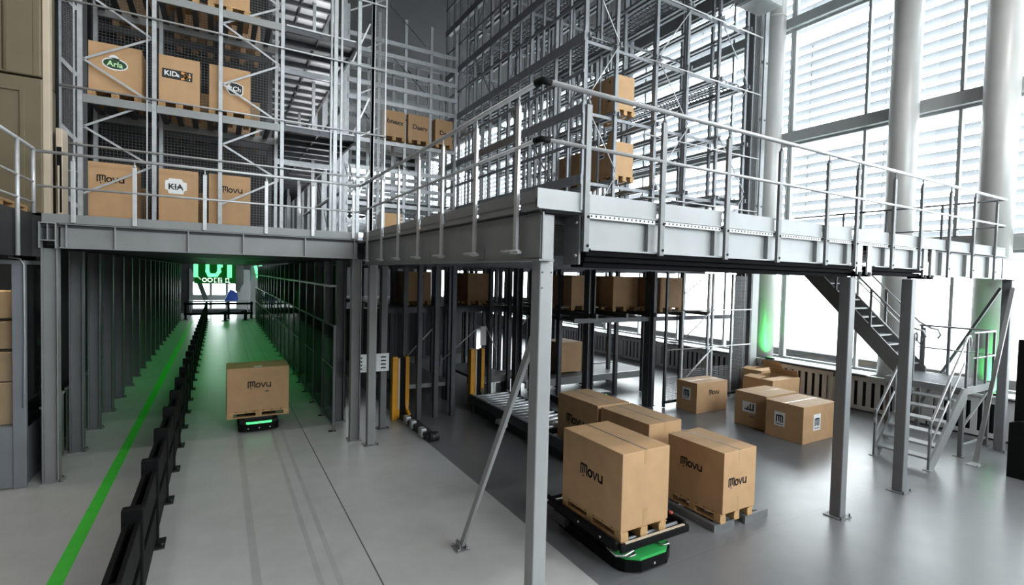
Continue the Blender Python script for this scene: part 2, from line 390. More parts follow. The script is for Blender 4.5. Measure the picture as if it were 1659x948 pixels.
# end wall of the tunnel with its panes
f = MB()
for a, b in ((-1.9, -1.65), (-.62, -.45), (.42, .62), (1.15, 2.1)): f.box(a, b, 43.95, 44.1, .25, 3.3)
for z0, z1 in ((.25, .35), (.95, 1.35), (2.3, 3.3)): f.box(-1.65, 1.15, 43.97, 44.08, z0, z1)
w = struct('window_25', f, 'frame'); part('pane', MB().box(-1.7, 1.2, 44.02, 44.03, .3, 2.4), 'glass', w)
# window sill deck in the bays between the round columns
sill = MB()
CY = [(14.9, 9.78), (14.9, 6.22), (14.9, 4.38)]
edges = [-6, -2.8 - .4, -2.8 + .4, .6 - .4, .6 + .4, 4.38 - .36, 4.38 + .36, 6.22 - .36, 6.22 + .36, 9.78 - .36, 9.78 + .36, 13.4 - .36, 13.4 + .36, 17 - .36, 17 + .36, 42]
for a, b in zip(edges[::2], edges[1::2]): sill.box(14.42, 15.2, a, b, .9, .95, .006)
sill.box(14.42, 14.56, -6, 42, .9, .95)
struct('trim_2', sill, 'frame')

# outdoor sun louvres: one screen per storey
for nm, (z0, z1) in (('second', (4.45, 7.6)), ('third', (7.9, 11.1)), ('top', (11.4, 12.95))):
    mb = MB(); k = int((z1 - z0 + .25) / .29)
    for i in range(k):
        z = z0 - .1 + i * .29
        mb.obox(Matrix.Translation((15.95, 18, z)) @ Matrix.Rotation(math.radians(28), 4, 'Y'), .22, 48, .012)
    r = thing('louvre_screen', f'white horizontal sun louvres outside the {nm} row of windows on the right', 'sun louvre', (15.95, 18, z0), 'outdoor sun louvres')
    part('slats', mb, 'slat', r)
    for yy in [-5.5 + 2.1 * i for i in range(23)]:
        part('hanger_rod', MB().cyl((15.95, yy, z0 - .14), (15.95, yy, z1 + .12), .012, 6), 'galv', r)

# round columns in front of the windows
RC = [('round grey column nearest the rack, beside the square steel column', 14.9, 9.78), ('round grey column in the middle of the window wall, behind the stairs', 14.9, 6.22), ('round grey column at the right, behind the stair landing', 14.9, 4.38)]
for lb, x, y in RC:
    r = thing('round_column', lb, 'column', (x, y, 0), 'round columns along the window wall')
    part('shaft', MB().cyl((x, y, 0), (x, y, 13.4), .31, 40), 'round', r)
    part('joint_ring', MB().cyl((x, y, 11.45), (x, y, 11.5), .318, 40), 'round', r)

# radiator grilles below the sill
for i in range(11):
    y0 = -1.0 + i * 2.1; y1 = y0 + 2.06
    lab = ['beneath the window far right behind the fork truck', 'beneath the window right of the stair landing', 'beneath the window behind the stair landing', 'beneath the window behind the stair foot', 'beneath the window left of the stairs', 'beneath the window behind the floor boxes', 'beneath the window behind the round column at the rack', 'beneath the window by the rack corner mesh', 'beneath the window behind the rack, nearer one', 'beneath the window behind the rack, middle one', 'beneath the window behind the rack, farthest one'][i]
    r = thing('radiator_grille', 'pale slotted radiator grille ' + lab, 'radiator', (14.5, (y0 + y1) / 2, 0), 'radiator grilles along the window wall')
    mb = MB().box(14.46, 14.5, y0, y1, .78, .895).box(14.46, 14.5, y0, y1, .04, .14)
    k = 10
    for j in range(k + 1):
        yy = y0 + .03 + (y1 - y0 - .06) * j / k; mb.box(14.46, 14.5, yy - .055, yy + .055, .14, .78)
    part('slotted_front', mb, 'rad', r)
    part('back_plate', MB().box(14.56, 14.58, y0, y1, .04, .89), 'dark', r)
    part('foot', MB().box(14.5, 14.56, y0 + .1, y0 + .16, 0, .8), 'rad', r); part('foot', MB().box(14.5, 14.56, y1 - .16, y1 - .1, 0, .8), 'rad', r)

# square building column beside the rack with the duct box at its top
r = thing('steel_building_column', 'tall grey square steel column between the rack end and the round column', 'column', (13.75, 9.7, 0))
part('shaft', MB().hcol(13.75, 9.7, 0, 13.4, .36, .3, .03), 'colm', r); part('base_plate', MB().box(13.5, 14.0, 9.5, 9.9, 0, .025), 'colm', r)
r = thing('cable_duct', 'narrow grey vertical duct strip between square column and round column', 'duct', (14.25, 9.75, .0))
part('duct_body', MB().box(14.1, 14.42, 9.65, 9.9, 0, 13.4, .01), 'steel', r)
for z in (5.6, 8.2, 9.9): part('bracket', MB().cyl((14.0, 9.6, z), (14.3, 9.6, z), .03, 8), 'galv_d', r)
r = thing('duct_box', 'large grey sheet metal box fixed high up at the rack corner', 'duct box', (12.2, 8.5, 10.55))
part('casing', MB().box(11.75, 12.75, 8.2, 8.85, 10.55, 13.38, .01), 'steel_l', r); part('bottom_plate', MB().box(11.8, 12.7, 8.25, 8.8, 10.53, 10.55), 'steel', r)

# green strip on the floor
solo('green_floor_line', MB().box(-1.53, -1.385, 2, 37, .001, .004), 'green', 'long bright green painted line on the pale floor left of the barrier', 'floor marking', (-1.45, 20, 0))

# ================================================================== MEZZANINE
# deck plates
dk = MB().box(2.42, 13.15, 3.72, 9.86, 3.87, 3.92)
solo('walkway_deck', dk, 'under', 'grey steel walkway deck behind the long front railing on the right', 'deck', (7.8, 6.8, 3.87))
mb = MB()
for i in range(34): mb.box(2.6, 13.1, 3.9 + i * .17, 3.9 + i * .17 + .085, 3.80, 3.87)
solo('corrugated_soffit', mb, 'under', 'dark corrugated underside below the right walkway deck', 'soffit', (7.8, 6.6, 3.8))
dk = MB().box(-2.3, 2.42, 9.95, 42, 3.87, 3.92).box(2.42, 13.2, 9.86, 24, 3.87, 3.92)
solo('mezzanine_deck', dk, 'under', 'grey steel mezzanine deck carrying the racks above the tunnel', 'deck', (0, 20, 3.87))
r = thing('joist_ceiling', 'dark close-set ceiling joists over the green lit tunnel', 'joists', (0, 10.1, 3.6))
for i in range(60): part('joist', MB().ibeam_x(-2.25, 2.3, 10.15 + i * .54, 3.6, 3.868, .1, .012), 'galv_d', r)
r = thing('joist_floor', 'dark steel joists under the mezzanine above the ground floor rack', 'joists', (7.5, 16, 3.5))
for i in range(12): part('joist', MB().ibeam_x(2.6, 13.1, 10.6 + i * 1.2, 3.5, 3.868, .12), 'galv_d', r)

# tunnel portal beam
r = thing('portal_beam', 'grey I-beam with stiffeners spanning the tunnel mouth at the left', 'beam', (.1, 9.98, 3.55))
part('i_section', MB().ibeam_x(-2.06, 2.31, 9.98, 3.555, 3.925, .16, .016), 'steel', r)
for x in (-1.98, -1.4, -.44, .36, 1.36, 2.24): part('stiffener', MB().box(x - .007, x + .007, 9.9, 9.97, 3.571, 3.909), 'steel_l', r)
r = thing('beam_end_bracket', 'open square steel bracket on top of the leftmost tunnel column', 'bracket', (-2.19, 9.97, 3.6))
mb = MB().box(-2.29, -2.275, 9.88, 10.05, 3.55, 3.93).box(-2.105, -2.09, 9.88, 10.05, 3.55, 3.93).box(-2.275, -2.105, 9.88, 10.05, 3.915, 3.93).box(-2.275, -2.105, 9.88, 10.05, 3.66, 3.672).box(-2.197, -2.187, 9.89, 10.03, 3.672, 3.915)
part('plates', mb, 'steel_l', r); part('back_plate', MB().box(-2.275, -2.105, 10.02, 10.03, 3.672, 3.915), 'galv_d', r)
solo('tunnel_kickplate', MB().box(-2.25, 2.3, 9.88, 9.89, 3.93, 4.06).box(-2.25, 2.3, 9.89, 9.93, 3.926, 3.936), 'steel', 'grey kickplate at the foot of the railing above the tunnel', 'kickplate', (0, 9.9, 3.93))

def rail_post(r, x, y, z0, z1, axis, m='rail', w=.055, d=.03):
    """flat tube post with a tapered head and pin; axis = wall the post is fixed to run along"""
    a, b = (w / 2, d / 2) if axis == 'x' else (d / 2, w / 2)
    mb = MB().box(x - a, x + a, y - b, y + b, z0, z1 - .1, .004)
    mb.cyl((x, y, z1 - .1), (x, y, z1 - .05), min(a, b) * 1.25, 8, .009); mb.cyl((x, y, z1 - .05), (x, y, z1 - .01), .009, 8)
    p = part('post', mb, m, r)
    return p
# railing above the tunnel mouth
r = thing('guard_railing', 'tubular railing above the tunnel mouth in front of the stickered boxes', 'railing', (0, 9.88, 3.93))
for x in (-1.89, -1.15, -.21, .71, 1.48, 2.2): rail_post(r, x, 9.86, 3.94, 4.95, 'x')
part('top_rail', MB().tube([(-2.3, 9.86, 4.95), (2.34, 9.86, 4.95)], .024), 'rail', r)
part('mid_rail', MB().tube([(-2.3, 9.86, 4.45), (2.34, 9.86, 4.45)], .018), 'rail', r)
# railing of the left platform
r = thing('platform_railing', 'tubular railing turning towards the camera at the left edge before the beige tower', 'railing', (-2.33, 9, 3.9))
part('top_rail', MB().tube([(-2.33, 7.4, 4.98), (-2.33, 9.8, 4.98), (-2.32, 9.86, 4.96)], .024), 'rail', r)
part('mid_rail', MB().tube([(-2.33, 7.4, 4.5), (-2.33, 9.86, 4.5)], .016), 'rail', r)
part('low_rail', MB().tube([(-2.33, 7.4, 4.2), (-2.33, 9.86, 4.2)], .016), 'rail', r)
for y, z0 in ((9.84, 4.05), (9.17, 3.42), (7.6, 3.42)): part('post', MB().cyl((-2.33, y, z0), (-2.33, y, 4.97), .026, 10), 'rail', r)
# railing on the walkway's left side
r = thing('side_railing', 'tubular railing running back from the walkway corner towards the tunnel mouth', 'railing', (2.36, 6.8, 3.9))
for i, y in enumerate((4.01, 4.88, 5.81, 6.66, 7.56, 8.46, 9.4)):
    p = rail_post(r, 2.355, y, 3.5, 4.95, 'y')
    part('fixing_bolt', MB().cyl((2.35, y - .06, 3.53), (2.35, y + .26, 3.53), .014, 8).box(2.335, 2.375, y - .07, y + .07, 3.505, 3.53), 'rail', p)
part('top_rail', MB().tube([(2.355, 3.66, 4.96), (2.355, 9.86, 4.96)], .024), 'rail', r)
part('mid_rail', MB().tube([(2.355, 3.66, 4.47), (2.355, 9.86, 4.47)], .018), 'rail', r)
# long railing on the walkway's front
r = thing('front_railing', 'long tubular railing along the front of the walkway on the right', 'railing', (7.6, 3.64, 3.9))
FP = (2.86, 3.81, 4.8, 5.75, 6.78, 7.51, 8.54, 9.42, 10.45, 11.43, 12.44)
for x in FP:
    p = rail_post(r, x, 3.63, 3.535 if x < 9.8 else 3.44, 4.95, 'x', 'postd', w=.06, d=.035)
    for z in (3.59, 3.85): part('bolt', MB().cyl((x + .014, 3.607, z), (x + .014, 3.615, z), .014, 10), 'black', p)
part('top_rail', MB().tube([(2.355, 3.63, 4.96), (12.85, 3.63, 4.96)], .024), 'rail', r)
part('mid_rail', MB().tube([(2.355, 3.63, 4.47), (12.82, 3.63, 4.47)], .018), 'rail', r)
part('corner_fitting', MB().tube([(2.355, 3.72, 4.96), (2.355, 3.63, 4.96), (2.44, 3.63, 4.96)], .034, 8), 'black', r, 'black elbow fitting')
part('corner_fitting', MB().tube([(2.355, 3.72, 4.47), (2.355, 3.63, 4.47), (2.44, 3.63, 4.47)], .028, 8), 'black', r, 'black elbow fitting')
# rail at the walkway's far right end, running back
r = thing('end_railing', 'dark thin railing running back from the right end of the walkway before the windows', 'railing', (12.85, 5.6, 3.9))
part('top_rail', MB().tube([(12.85, 3.63, 4.96), (12.85, 7.7, 4.96), (12.85, 7.74, 4.9), (12.85, 7.6, 4.88)], .02), 'galv_d', r)
part('mid_rail', MB().tube([(12.85, 3.63, 4.45), (12.85, 6.4, 4.45)], .014), 'galv_d', r)
for y in (3.75, 4.6, 5.6, 6.5): part('post', MB().cyl((12.85, y, 3.92), (12.85, y, 4.94), .022, 8), 'galv_d', r)

# side beam (left of the walkway) and its kick channel
r = thing('walkway_side_beam', 'big grey plate beam along the left side of the walkway', 'beam', (2.44, 6.8, 3.45))
part('web', MB().box(2.43, 2.445, 3.68, 9.85, 3.45, 3.865), 'steel', r)
part('bottom_flange', MB().box(2.40, 2.56, 3.68, 9.85, 3.44, 3.455), 'steel', r)
part('splice_plate', MB().box(2.42, 2.43, 3.7, 3.95, 3.47, 3.84), 'steel', r)
for y in (4.9, 6.5, 8.2): part('splice_plate', MB().box(2.422, 2.43, y - .12, y + .12, 3.47, 3.6), 'steel', r)
r = thing('side_kick_channel', 'grey kick channel on top of the walkway side beam', 'kickplate', (2.4, 6.8, 3.87))
prev = 3.68
for i, y in enumerate((4.01, 4.88, 5.81, 6.66, 7.56, 8.46, 9.4, 9.86)):
    a, b = prev + (.05 if i else 0), y - .04
    mb = MB().box(2.375, 2.385, a, b, 3.885, 4.06).box(2.385, 2.42, a, b, 4.05, 4.06).box(2.385, 2.42, a, b, 3.885, 3.895).box(2.363, 2.375, a, b, 3.95, 3.962)
    part('channel_length', mb, 'steel', r)
    part('joint_clip', MB().box(2.362, 2.375, a - .006, a + .02, 3.9, 3.98), 'galv_d', r)
    prev = y
# front beams and kick channels
def front_beam(x0, x1, lab, zb=3.555):
    r = thing('walkway_front_beam', lab, 'beam', ((x0 + x1) / 2, 3.72, 3.46), 'front beams of the walkway')
    part('web', MB().box(x0, x1, 3.715, 3.73, zb + .015, 3.86), 'steel_l', r)
    part('bottom_flange', MB().box(x0, x1, 3.66, 3.8, zb, zb + .015), 'steel_l', r)
    part('top_flange', MB().box(x0, x1, 3.69, 3.8, 3.86, 3.87), 'steel', r)
    for x in FP:
        if x0 + .05 < x - .14 < x1: part('stiffener', MB().box(x - .14, x - .125, 3.665, 3.715, zb + .015, 3.86), 'steel', r)
    return r
front_beam(2.95, 7.58, 'light grey front beam of the walkway from the corner column to the first gap')
front_beam(8.12, 9.72, 'short light grey front beam of the walkway between the two gaps')
front_beam(10.0, 13.1, 'light grey front beam at the right end of the walkway', 3.46)
front_beam(13.16, 15.1, 'plain grey beam continuing to the window wall at the far right', 3.46)
for lab, x in (('dark gap post in the walkway front beside the middle square column', 7.86), ('dark gap post in the walkway front right of the second square column', 9.87)):
    r = thing('gap_bracket', lab, 'bracket', (x, 3.75, 3.45)); part('web', MB().box(x - .06, x + .06, 3.74, 3.76, 3.42, 3.9), 'colm', r)
    part('flange', MB().box(x - .2, x - .07, 3.67, 3.69, 3.44, 3.9), 'steel_l', r); part('flange', MB().box(x + .07, x + .2, 3.67, 3.69, 3.44, 3.9), 'steel_l', r)
    part('square_tube', MB().box(x - .17, x - .09, 3.66, 3.9, 3.41, 3.475, .006), 'black', r); part('square_tube', MB().box(x + .09, x + .17, 3.66, 3.9, 3.41, 3.475, .006), 'black', r)
r = thing('front_kick_channel', 'light grey kick channel with a perforated lip along the walkway front', 'kickplate', (7.6, 3.66, 3.88))
xs = [2.36] + list(FP) + [13.1]
for i in range(len(xs) - 1):
    a, b = xs[i] + (.035 if i else 0), xs[i + 1] - .035
    mb = MB().box(a, b, 3.665, 3.675, 3.9, 4.065).box(a, b, 3.675, 3.71, 4.055, 4.065).box(a, b, 3.645, 3.675, 3.888, 3.9)
    c = part('channel_length', mb, 'steel_l', r)
    if 0 < i < 8:
        part('perforated_lip', MB().box(a + .02, b - .02, 3.66, 3.668, 3.845, 3.886), 'white', c)
        mb = MB(); k = int((b - a) / .055)
        for j in range(k): mb.box(a + .045 + j * .055, a + .06 + j * .055, 3.657, 3.66, 3.858, 3.874)
        part('slots', mb, 'ink', c, kind='stuff')
r = thing('soffit_edge_channel', 'black ribbed edge profile under the long front beam of the walkway', 'edge profile', (5, 3.75, 3.38))
for k, (y, z) in enumerate(((3.69, 3.503), (3.73, 3.452), (3.78, 3.40))): part('rib', MB().box(2.92 + .02 * k, 7.66, y, y + .2, z, z + .05, .01), 'band', r)
r = thing('soffit_edge_channel', 'black edge profile under the short front beam of the walkway', 'edge profile', (8.9, 3.75, 3.38))
for k, (y, z) in enumerate(((3.69, 3.50), (3.73, 3.44))): part('rib', MB().box(8.06, 9.72, y, y + .2, z, z + .055, .01), 'band', r)
r = thing('corner_end_plate', 'dark bolted end plate beside the top of the corner column', 'end plate', (2.85, 3.72, 3.45))
part('plate', MB().box(2.82, 2.84, 3.67, 3.9, 3.42, 3.86), 'colm', r)
for z in (3.5, 3.8): part('bolt', MB().cyl((2.8, 3.70, z), (2.82, 3.70, z), .015, 8), 'chrome', r)

# square columns
def sqcol(name, x0, y0, z1, lab, w=.145, m='steel'):
    r = thing(name, lab, 'column', (x0 + w / 2, y0 + w / 2, 0), 'square steel columns under the mezzanine')
    part('shaft', MB().box(x0, x0 + w, y0, y0 + w, .012, z1, .012), m, r)
    part('base_plate', MB().box(x0 - .06, x0 + w + .06, y0 - .05, y0 + w + .05, 0, .012), m, r)
    for i in (-1, 1): part('anchor_bolt', MB().cyl((x0 + w / 2 + i * (w / 2 + .04), y0 - .03, .01), (x0 + w / 2 + i * (w / 2 + .04), y0 - .03, .05), .012, 8), 'galv_d', r)
    return r
c = sqcol('square_column', 2.46, 3.75, 3.86, 'pale grey square column at the walkway corner in the foreground', .145, 'steel_l')
for (x, z) in ((2.485, 3.34), (2.58, 3.34), (2.485, 3.2)): part('bolt', MB().cyl((x, 3.745, z), (x, 3.752, z), .008, 8), 'galv_d', c)
sqcol('square_column', 7.55, 3.69, 3.40, 'grey square column in the middle of the walkway front', .15, 'colm')
sqcol('square_column', 9.38, 3.69, 3.40, 'grey square column in front of the stairs', .15, 'colm')
sqcol('square_column', 13.6, 3.69, 3.46, 'grey square column at the far right beside the fork truck', .15, 'colm')
sqcol('square_column', 2.45, 9.56, 3.45, 'grey square column right of the tunnel mouth', .15, 'steel')
sqcol('square_column', 2.95, 10.5, 3.45, 'dull grey square column behind the white notice board', .13, 'colm')
# diagonal braces
r = thing('diagonal_brace', 'pale steel diagonal brace leaning on the foreground corner column', 'brace', (2.53, 5.45, 0))
part('bar', MB().bar((2.53, 5.4, .08), (2.53, 3.93, 2.75), .07, .045, .006, up=(1, 0, 0)), 'steel_l', r)
part('foot_plate', MB().box(2.45, 2.62, 5.36, 5.55, 0, .012), 'steel', r)
part('foot_lug', MB().prism([(5.38, .012), (5.5, .012), (5.5, .08), (5.47, .12), (5.42, .12), (5.38, .08)], 'x', 2.49, 2.505), 'steel', r)
part('foot_lug', MB().prism([(5.38, .012), (5.5, .012), (5.5, .08), (5.47, .12), (5.42, .12), (5.38, .08)], 'x', 2.575, 2.59), 'steel', r)
for i in (2.475, 2.6):
    for j in (5.38, 5.53): part('anchor_bolt', MB().cyl((i, j, .01), (i, j, .035), .012, 8), 'chrome', r)
r = thing('diagonal_brace', 'grey diagonal brace from the far right column down to the floor by the landing', 'brace', (12.15, 3.72, 0))
part('bar', MB().bar((12.15, 3.66, .06), (13.57, 3.66, 3.3), .05, .07, .006, up=(0, 1, 0)), 'steel', r)
part('foot_plate', MB().box(12.03, 12.27, 3.58, 3.76, 0, .012), 'steel_l', r)
for i in (12.06, 12.24): part('anchor_bolt', MB().cyl((i, 3.6, .01), (i, 3.6, .035), .012, 8), 'chrome', r)
r = thing('diagonal_brace', 'dark diagonal brace from the far right column back behind the landing', 'brace', (14.1, 5.6, 0))
part('bar', MB().bar((14.3, 5.6, .03), (13.86, 3.92, 3.3), .05, .07, .006, up=(1, 0, 0)), 'colm', r)
part('foot_plate', MB().box(14.2, 14.4, 5.52, 5.7, 0, .012), 'colm', r)

# ================================================================== TUNNEL
ys = [10.06 + 1.45 * i for i in range(20)]
for i, y in enumerate(ys):
    lab = 'leftmost grey H-column carrying the tunnel portal beam' if i == 0 else f'grey H-column, {ORD[i]} from the mouth along the left side of the tunnel'
    r = thing('tunnel_column', lab, 'column', (-2.19 + (.03 if i else 0), y, 0), 'steel columns along the tunnel')
    x = -2.19 + (.03 if i else 0)
    part('h_section', MB().hcol(x, y, .012, 3.55, .19, .17), 'steel' if i == 0 else 'colm', r)
    part('base_plate', MB().box(x - .12, x + .15, y - .13, y + .13, 0, .012), 'steel_l', r)
    for q in (-1, 1): part('anchor_bolt', MB().cyl((x + .11, y + q * .1, .01), (x + .11, y + q * .1, .04), .012, 6), 'galv_d', r)
    yr = y - .02
    lab = 'grey H-column right of the tunnel mouth beside the fence end' if i == 0 else f'grey H-column, {ORD[i]} from the mouth along the right side of the tunnel'
    r = thing('tunnel_column', lab, 'column', (2.31, yr, 0), 'steel columns along the tunnel')
    part('h_section', MB().hcol(2.31, yr, .012, 3.55, .18, .17), 'steel' if i == 0 else 'colm', r)
    part('base_plate', MB().box(2.18, 2.44, yr - .13, yr + .13, 0, .012), 'steel_l', r)
    for q in (-1, 1): part('anchor_bolt', MB().cyl((2.2, yr + q * .1, .01), (2.2, yr + q * .1, .04), .012, 6), 'galv_d', r)
# low panels between the left columns
for i in range(12):
    y0 = ys[i] + .12; y1 = ys[i + 1] - .12
    r = thing('infill_panel', f'grey-green low panel, {ORD[i]} bay from the mouth, left tunnel side', 'wall panel', (-2.32, (y0 + y1) / 2, 0), 'low panels between the left tunnel columns')
    part('sheet', MB().box(-2.34, -2.32, y0, y1, .02, 1.1), 'panelg', r); part('cap', MB().box(-2.36, -2.3, y0, y1, 1.1, 1.13), 'steel_l', r)
    part('foot', MB().box(-2.35, -2.31, y0, y0 + .04, 0, .02), 'colm', r)
# dark sheet added to keep the gaps between the left columns black
struct('wall_dark_sheet', MB().box(-2.62, -2.55, 11.2, 42.5, 0, 3.85), 'dark')
# right fence of the tunnel
fy = [10.75 + 1.3 * i for i in range(21)]
for i in range(20):
    y0, y1 = fy[i], fy[i + 1]
    lab = 'smoked safety fence panel nearest the tunnel mouth on the right' if i == 0 else f'smoked safety fence panel, {ORD[i]} from the mouth on the right of the tunnel'
    r = thing('fence_panel', lab, 'fence', (2.06, (y0 + y1) / 2, 0), 'fence panels along the right side of the tunnel')
    part('post', MB().box(2.035, 2.085, y0, y0 + .05, .015, 2.2, .004), 'colm', r)
    part('foot_plate', MB().box(1.97, 2.11, y0, y0 + .08, 0, .015), 'blackm', r)
    part('frame', MB().box(2.05, 2.07, y0 + .05, y1, 2.15, 2.19).box(2.05, 2.07, y0 + .05, y1, .1, .14).box(2.05, 2.07, y1 - .03, y1, .14, 2.15), 'colm', r)
    part('pane', MB().box(2.058, 2.063, y0 + .05, y1 - .03, .14, 2.15), 'glassd', r)
    if i % 2 == 0 or i > 6: part('handrail', MB().box(2.03, 2.045, y0, y1, 1.3, 1.32), 'steel', r)
struct('wall_added_screen', MB().box(3.2, 9.4, 19.3, 19.4, 0, 1.95), 'dark')  # added dark screen that hides the bright slits behind the rear columns
struct('wall_dark_sheet.001', MB().box(2.62, 2.68, 12.6, 39.2, 0, 3.45), 'dark')
# rail strip under the ceiling on the right
solo('cable_tray', MB().box(2.0, 2.12, 11.0, 42, 2.98, 3.02), 'steel_l', 'thin bright cable tray running along the right tunnel columns', 'cable tray', (2.06, 25, 3))
# green strip lamps under the tunnel ceiling
LY = [10.1 + .54 * k + .32 for k in (1, 6, 13, 20, 27, 34, 41, 48)]
for i, y in enumerate(LY):
    lab = 'pale green strip lamp under the tunnel ceiling nearest the mouth' if i == 0 else f'green strip lamp, {ORD[i]} from the mouth under the tunnel ceiling'
    r = thing('strip_lamp', lab, 'lamp', (.25, y, 3.55), 'strip lamps under the tunnel ceiling')
    part('housing', MB().box(-.65, 1.15, y - .05, y + .05, 3.78, 3.868), 'steel', r)
    part('diffuser', MB().box(-.62, 1.12, y - .035, y + .035, 3.76, 3.78), 'greentube', r)
    area('lamp_light', (.25, y, 3.755), (0, 0, 0), 1.7, .08, GREEN_W * (.2 if i == 0 else .5 if i == 1 else 2.4), (.17, 1, .26), r)

# black barrier
r = thing('safety_barrier', 'long black post-and-rail barrier dividing the lane from the green line', 'barrier', (-.7, 20, 0))
by = [4.4, 5.79, 7.19, 8.5] + [9.8 + 1.28 * i for i in range(22)]
def bpost(r, x, y, ax):
    mb = MB()
    if ax == 'y': mb.box(x - .085, x + .085, y - .05, y + .05, .02, 1.05, .012)
    p = part('post', mb, 'black', r)
    part('foot_plate', MB().box(x - .15, x + .15, y - .14, y + .14, 0, .02, .004), 'blackm', p)
    part('foot_bolt', MB().cyl((x + .12, y - .1, .02), (x + .12, y - .1, .06), .018, 6), 'blackm', p)
    return p
for y in by: bpost(r, -.69, y, 'y')
for y0, y1 in zip(by, by[1:]):
    for z0, z1 in ((.6, .93), (.1, .48)):
        part('rail', MB().box(-.665, -.625, y0 + .06, y1 - .06, z0, z1, .01), 'black', r)
        part('rail', MB().box(-.755, -.715, y0 + .06, y1 - .06, z0, z1, .01), 'black', r)
r = thing('cross_barrier', 'black post-and-rail barrier across the far end of the tunnel', 'barrier', (0, 38.4, 0))
for x in (-1.85, -.7, .55, 1.9):
    p = part('post', MB().box(x - .07, x + .07, 38.33, 38.47, .02, 1.15, .012), 'black', r); part('foot_plate', MB().box(x - .14, x + .14, 38.26, 38.54, 0, .02), 'blackm', p)
for z in (.3, .95): part('rail', MB().box(-1.95, 2.0, 38.3, 38.36, z, z + .14, .01), 'black', r)
# short kink barrier and dark bollard things at the end
for lab, x, y in (('small black bollard before the cross barrier at the tunnel end, left one', .35, 36.9), ('small black bollard before the cross barrier at the tunnel end, right one', 1.5, 37.2)):
    r = thing('stop_bollard', lab, 'bollard', (x, y, 0)); part('post', MB().cyl((x, y, .03), (x, y, .65), .09, 12).box(x - .25, x + .1, y - .04, y + .04, .5, .62), 'black', r); part('foot', MB().cyl((x, y, 0), (x, y, .04), .2, 16), 'blackm', r)

# end of the tunnel: sign, slanted struts, blue object
r = thing('hanging_sign', 'dark green lit sign with big bright letters cut off by the tunnel ceiling', 'sign', (-.2, 39.9, 2.5))
part('panel', MB().box(-1.45, 1.0, 39.9, 39.95, 2.3, 3.85), 'greensign', r)
mx = face_frame('front', (-1.5, 39.89, 2.78)); mb = MB()
strokes(mb, mx, [[(.15, .05), (.15, 1.0)]], .26, .03)
strokes(mb, mx, [[(.82, 1.0), (.82, .35), (.92, .1), (1.22, .1), (1.0, .1)], [(1.35, .1), (1.5, .35), (1.5, .75), (1.62, .75)]], .22, .03)
strokes(mb, mx, [[(2.12, .05), (2.12, 1.0)]], .28, .03)
part('big_letters', mb, 'greenlet', r, 'bright green lit letters')
mb = MB(); mx2 = face_frame('front', (-1.15, 39.89, 2.38))
strokes(mb, mx2, [[(-.08, .38), (.08, .2)], ell(.3, .17, .12, .12, 10), ell(.62, .17, .13, .13, 10), [(1.0, .3), (.88, .3), (.88, .03), (.98, .03)], [(1.3, .3), (1.12, .3), (1.12, .03), (1.3, .03), (1.3, .17), (1.12, .17)], [(1.72, .03), (1.55, .03), (1.55, .27), (1.72, .27), (1.72, .03), (1.8, .0)]], .055, .02)
part('small_letters', mb, 'whitelet', r, 'white lit lettering')
r = thing('wall_letters', 'bright green lit letter strokes right of the hanging sign at the tunnel end', 'sign', (1.4, 41.5, 2.9)); mx = face_frame('front', (1.05, 41.5, 2.72)); mb = MB()
strokes(mb, mx, [[(-.1, 1.0), (-.1, .55), (.35, .12)]], .22, .04); strokes(mb, mx, [[(1.22, 1.0), (1.42, .1), (1.6, 1.0)]], .2, .04); part('letter_strokes', mb, 'greenlet', r)
solo('slanted_strut', MB().bar((-1.7, 41.5, 3.8), (-.78, 41.5, 1.1), .12, .3, .01), 'steel', 'grey slanted strut below the left end of the green sign', 'strut', (-.8, 41.5, 1.05))
solo('hanging_fin', MB().prism([(.98, 3.86), (1.5, 3.86), (1.5, 2.3), (1.3, 2.0), (1.3, 1.7), (.98, 1.8)], 'y', 40.4, 40.5), 'steel', 'grey shaped plate hanging right of the green sign', 'plate', (1.2, 40.4, 1.7))
solo('end_pillar', MB().box(2.0, 2.55, 41.9, 42.4, 0, 3.8, .02), 'steel', 'grey pillar at the far right end of the tunnel', 'pillar', (2.2, 42, 0))
r = thing('machine_table', 'pale table top with a blue covered object behind the cross barrier', 'table', (0, 41.5, 0))
part('top', MB().box(-1.8, 1.9, 41.2, 42.0, .98, 1.05), 'steel_l', r)
for x in (-1.7, 1.8): part('leg', MB().box(x - .05, x + .05, 41.5, 41.6, 0, .98), 'steel', r)
solo('blue_cover', MB().prism([(.35, 1.05), (1.2, 1.05), (1.15, 1.55), (.95, 1.75), (.7, 1.85), (.5, 1.5)], 'y', 41.3, 41.8), 'blueob', 'blue covered machine on the table behind the cross barrier', 'machine', (.8, 41.5, 1.05))

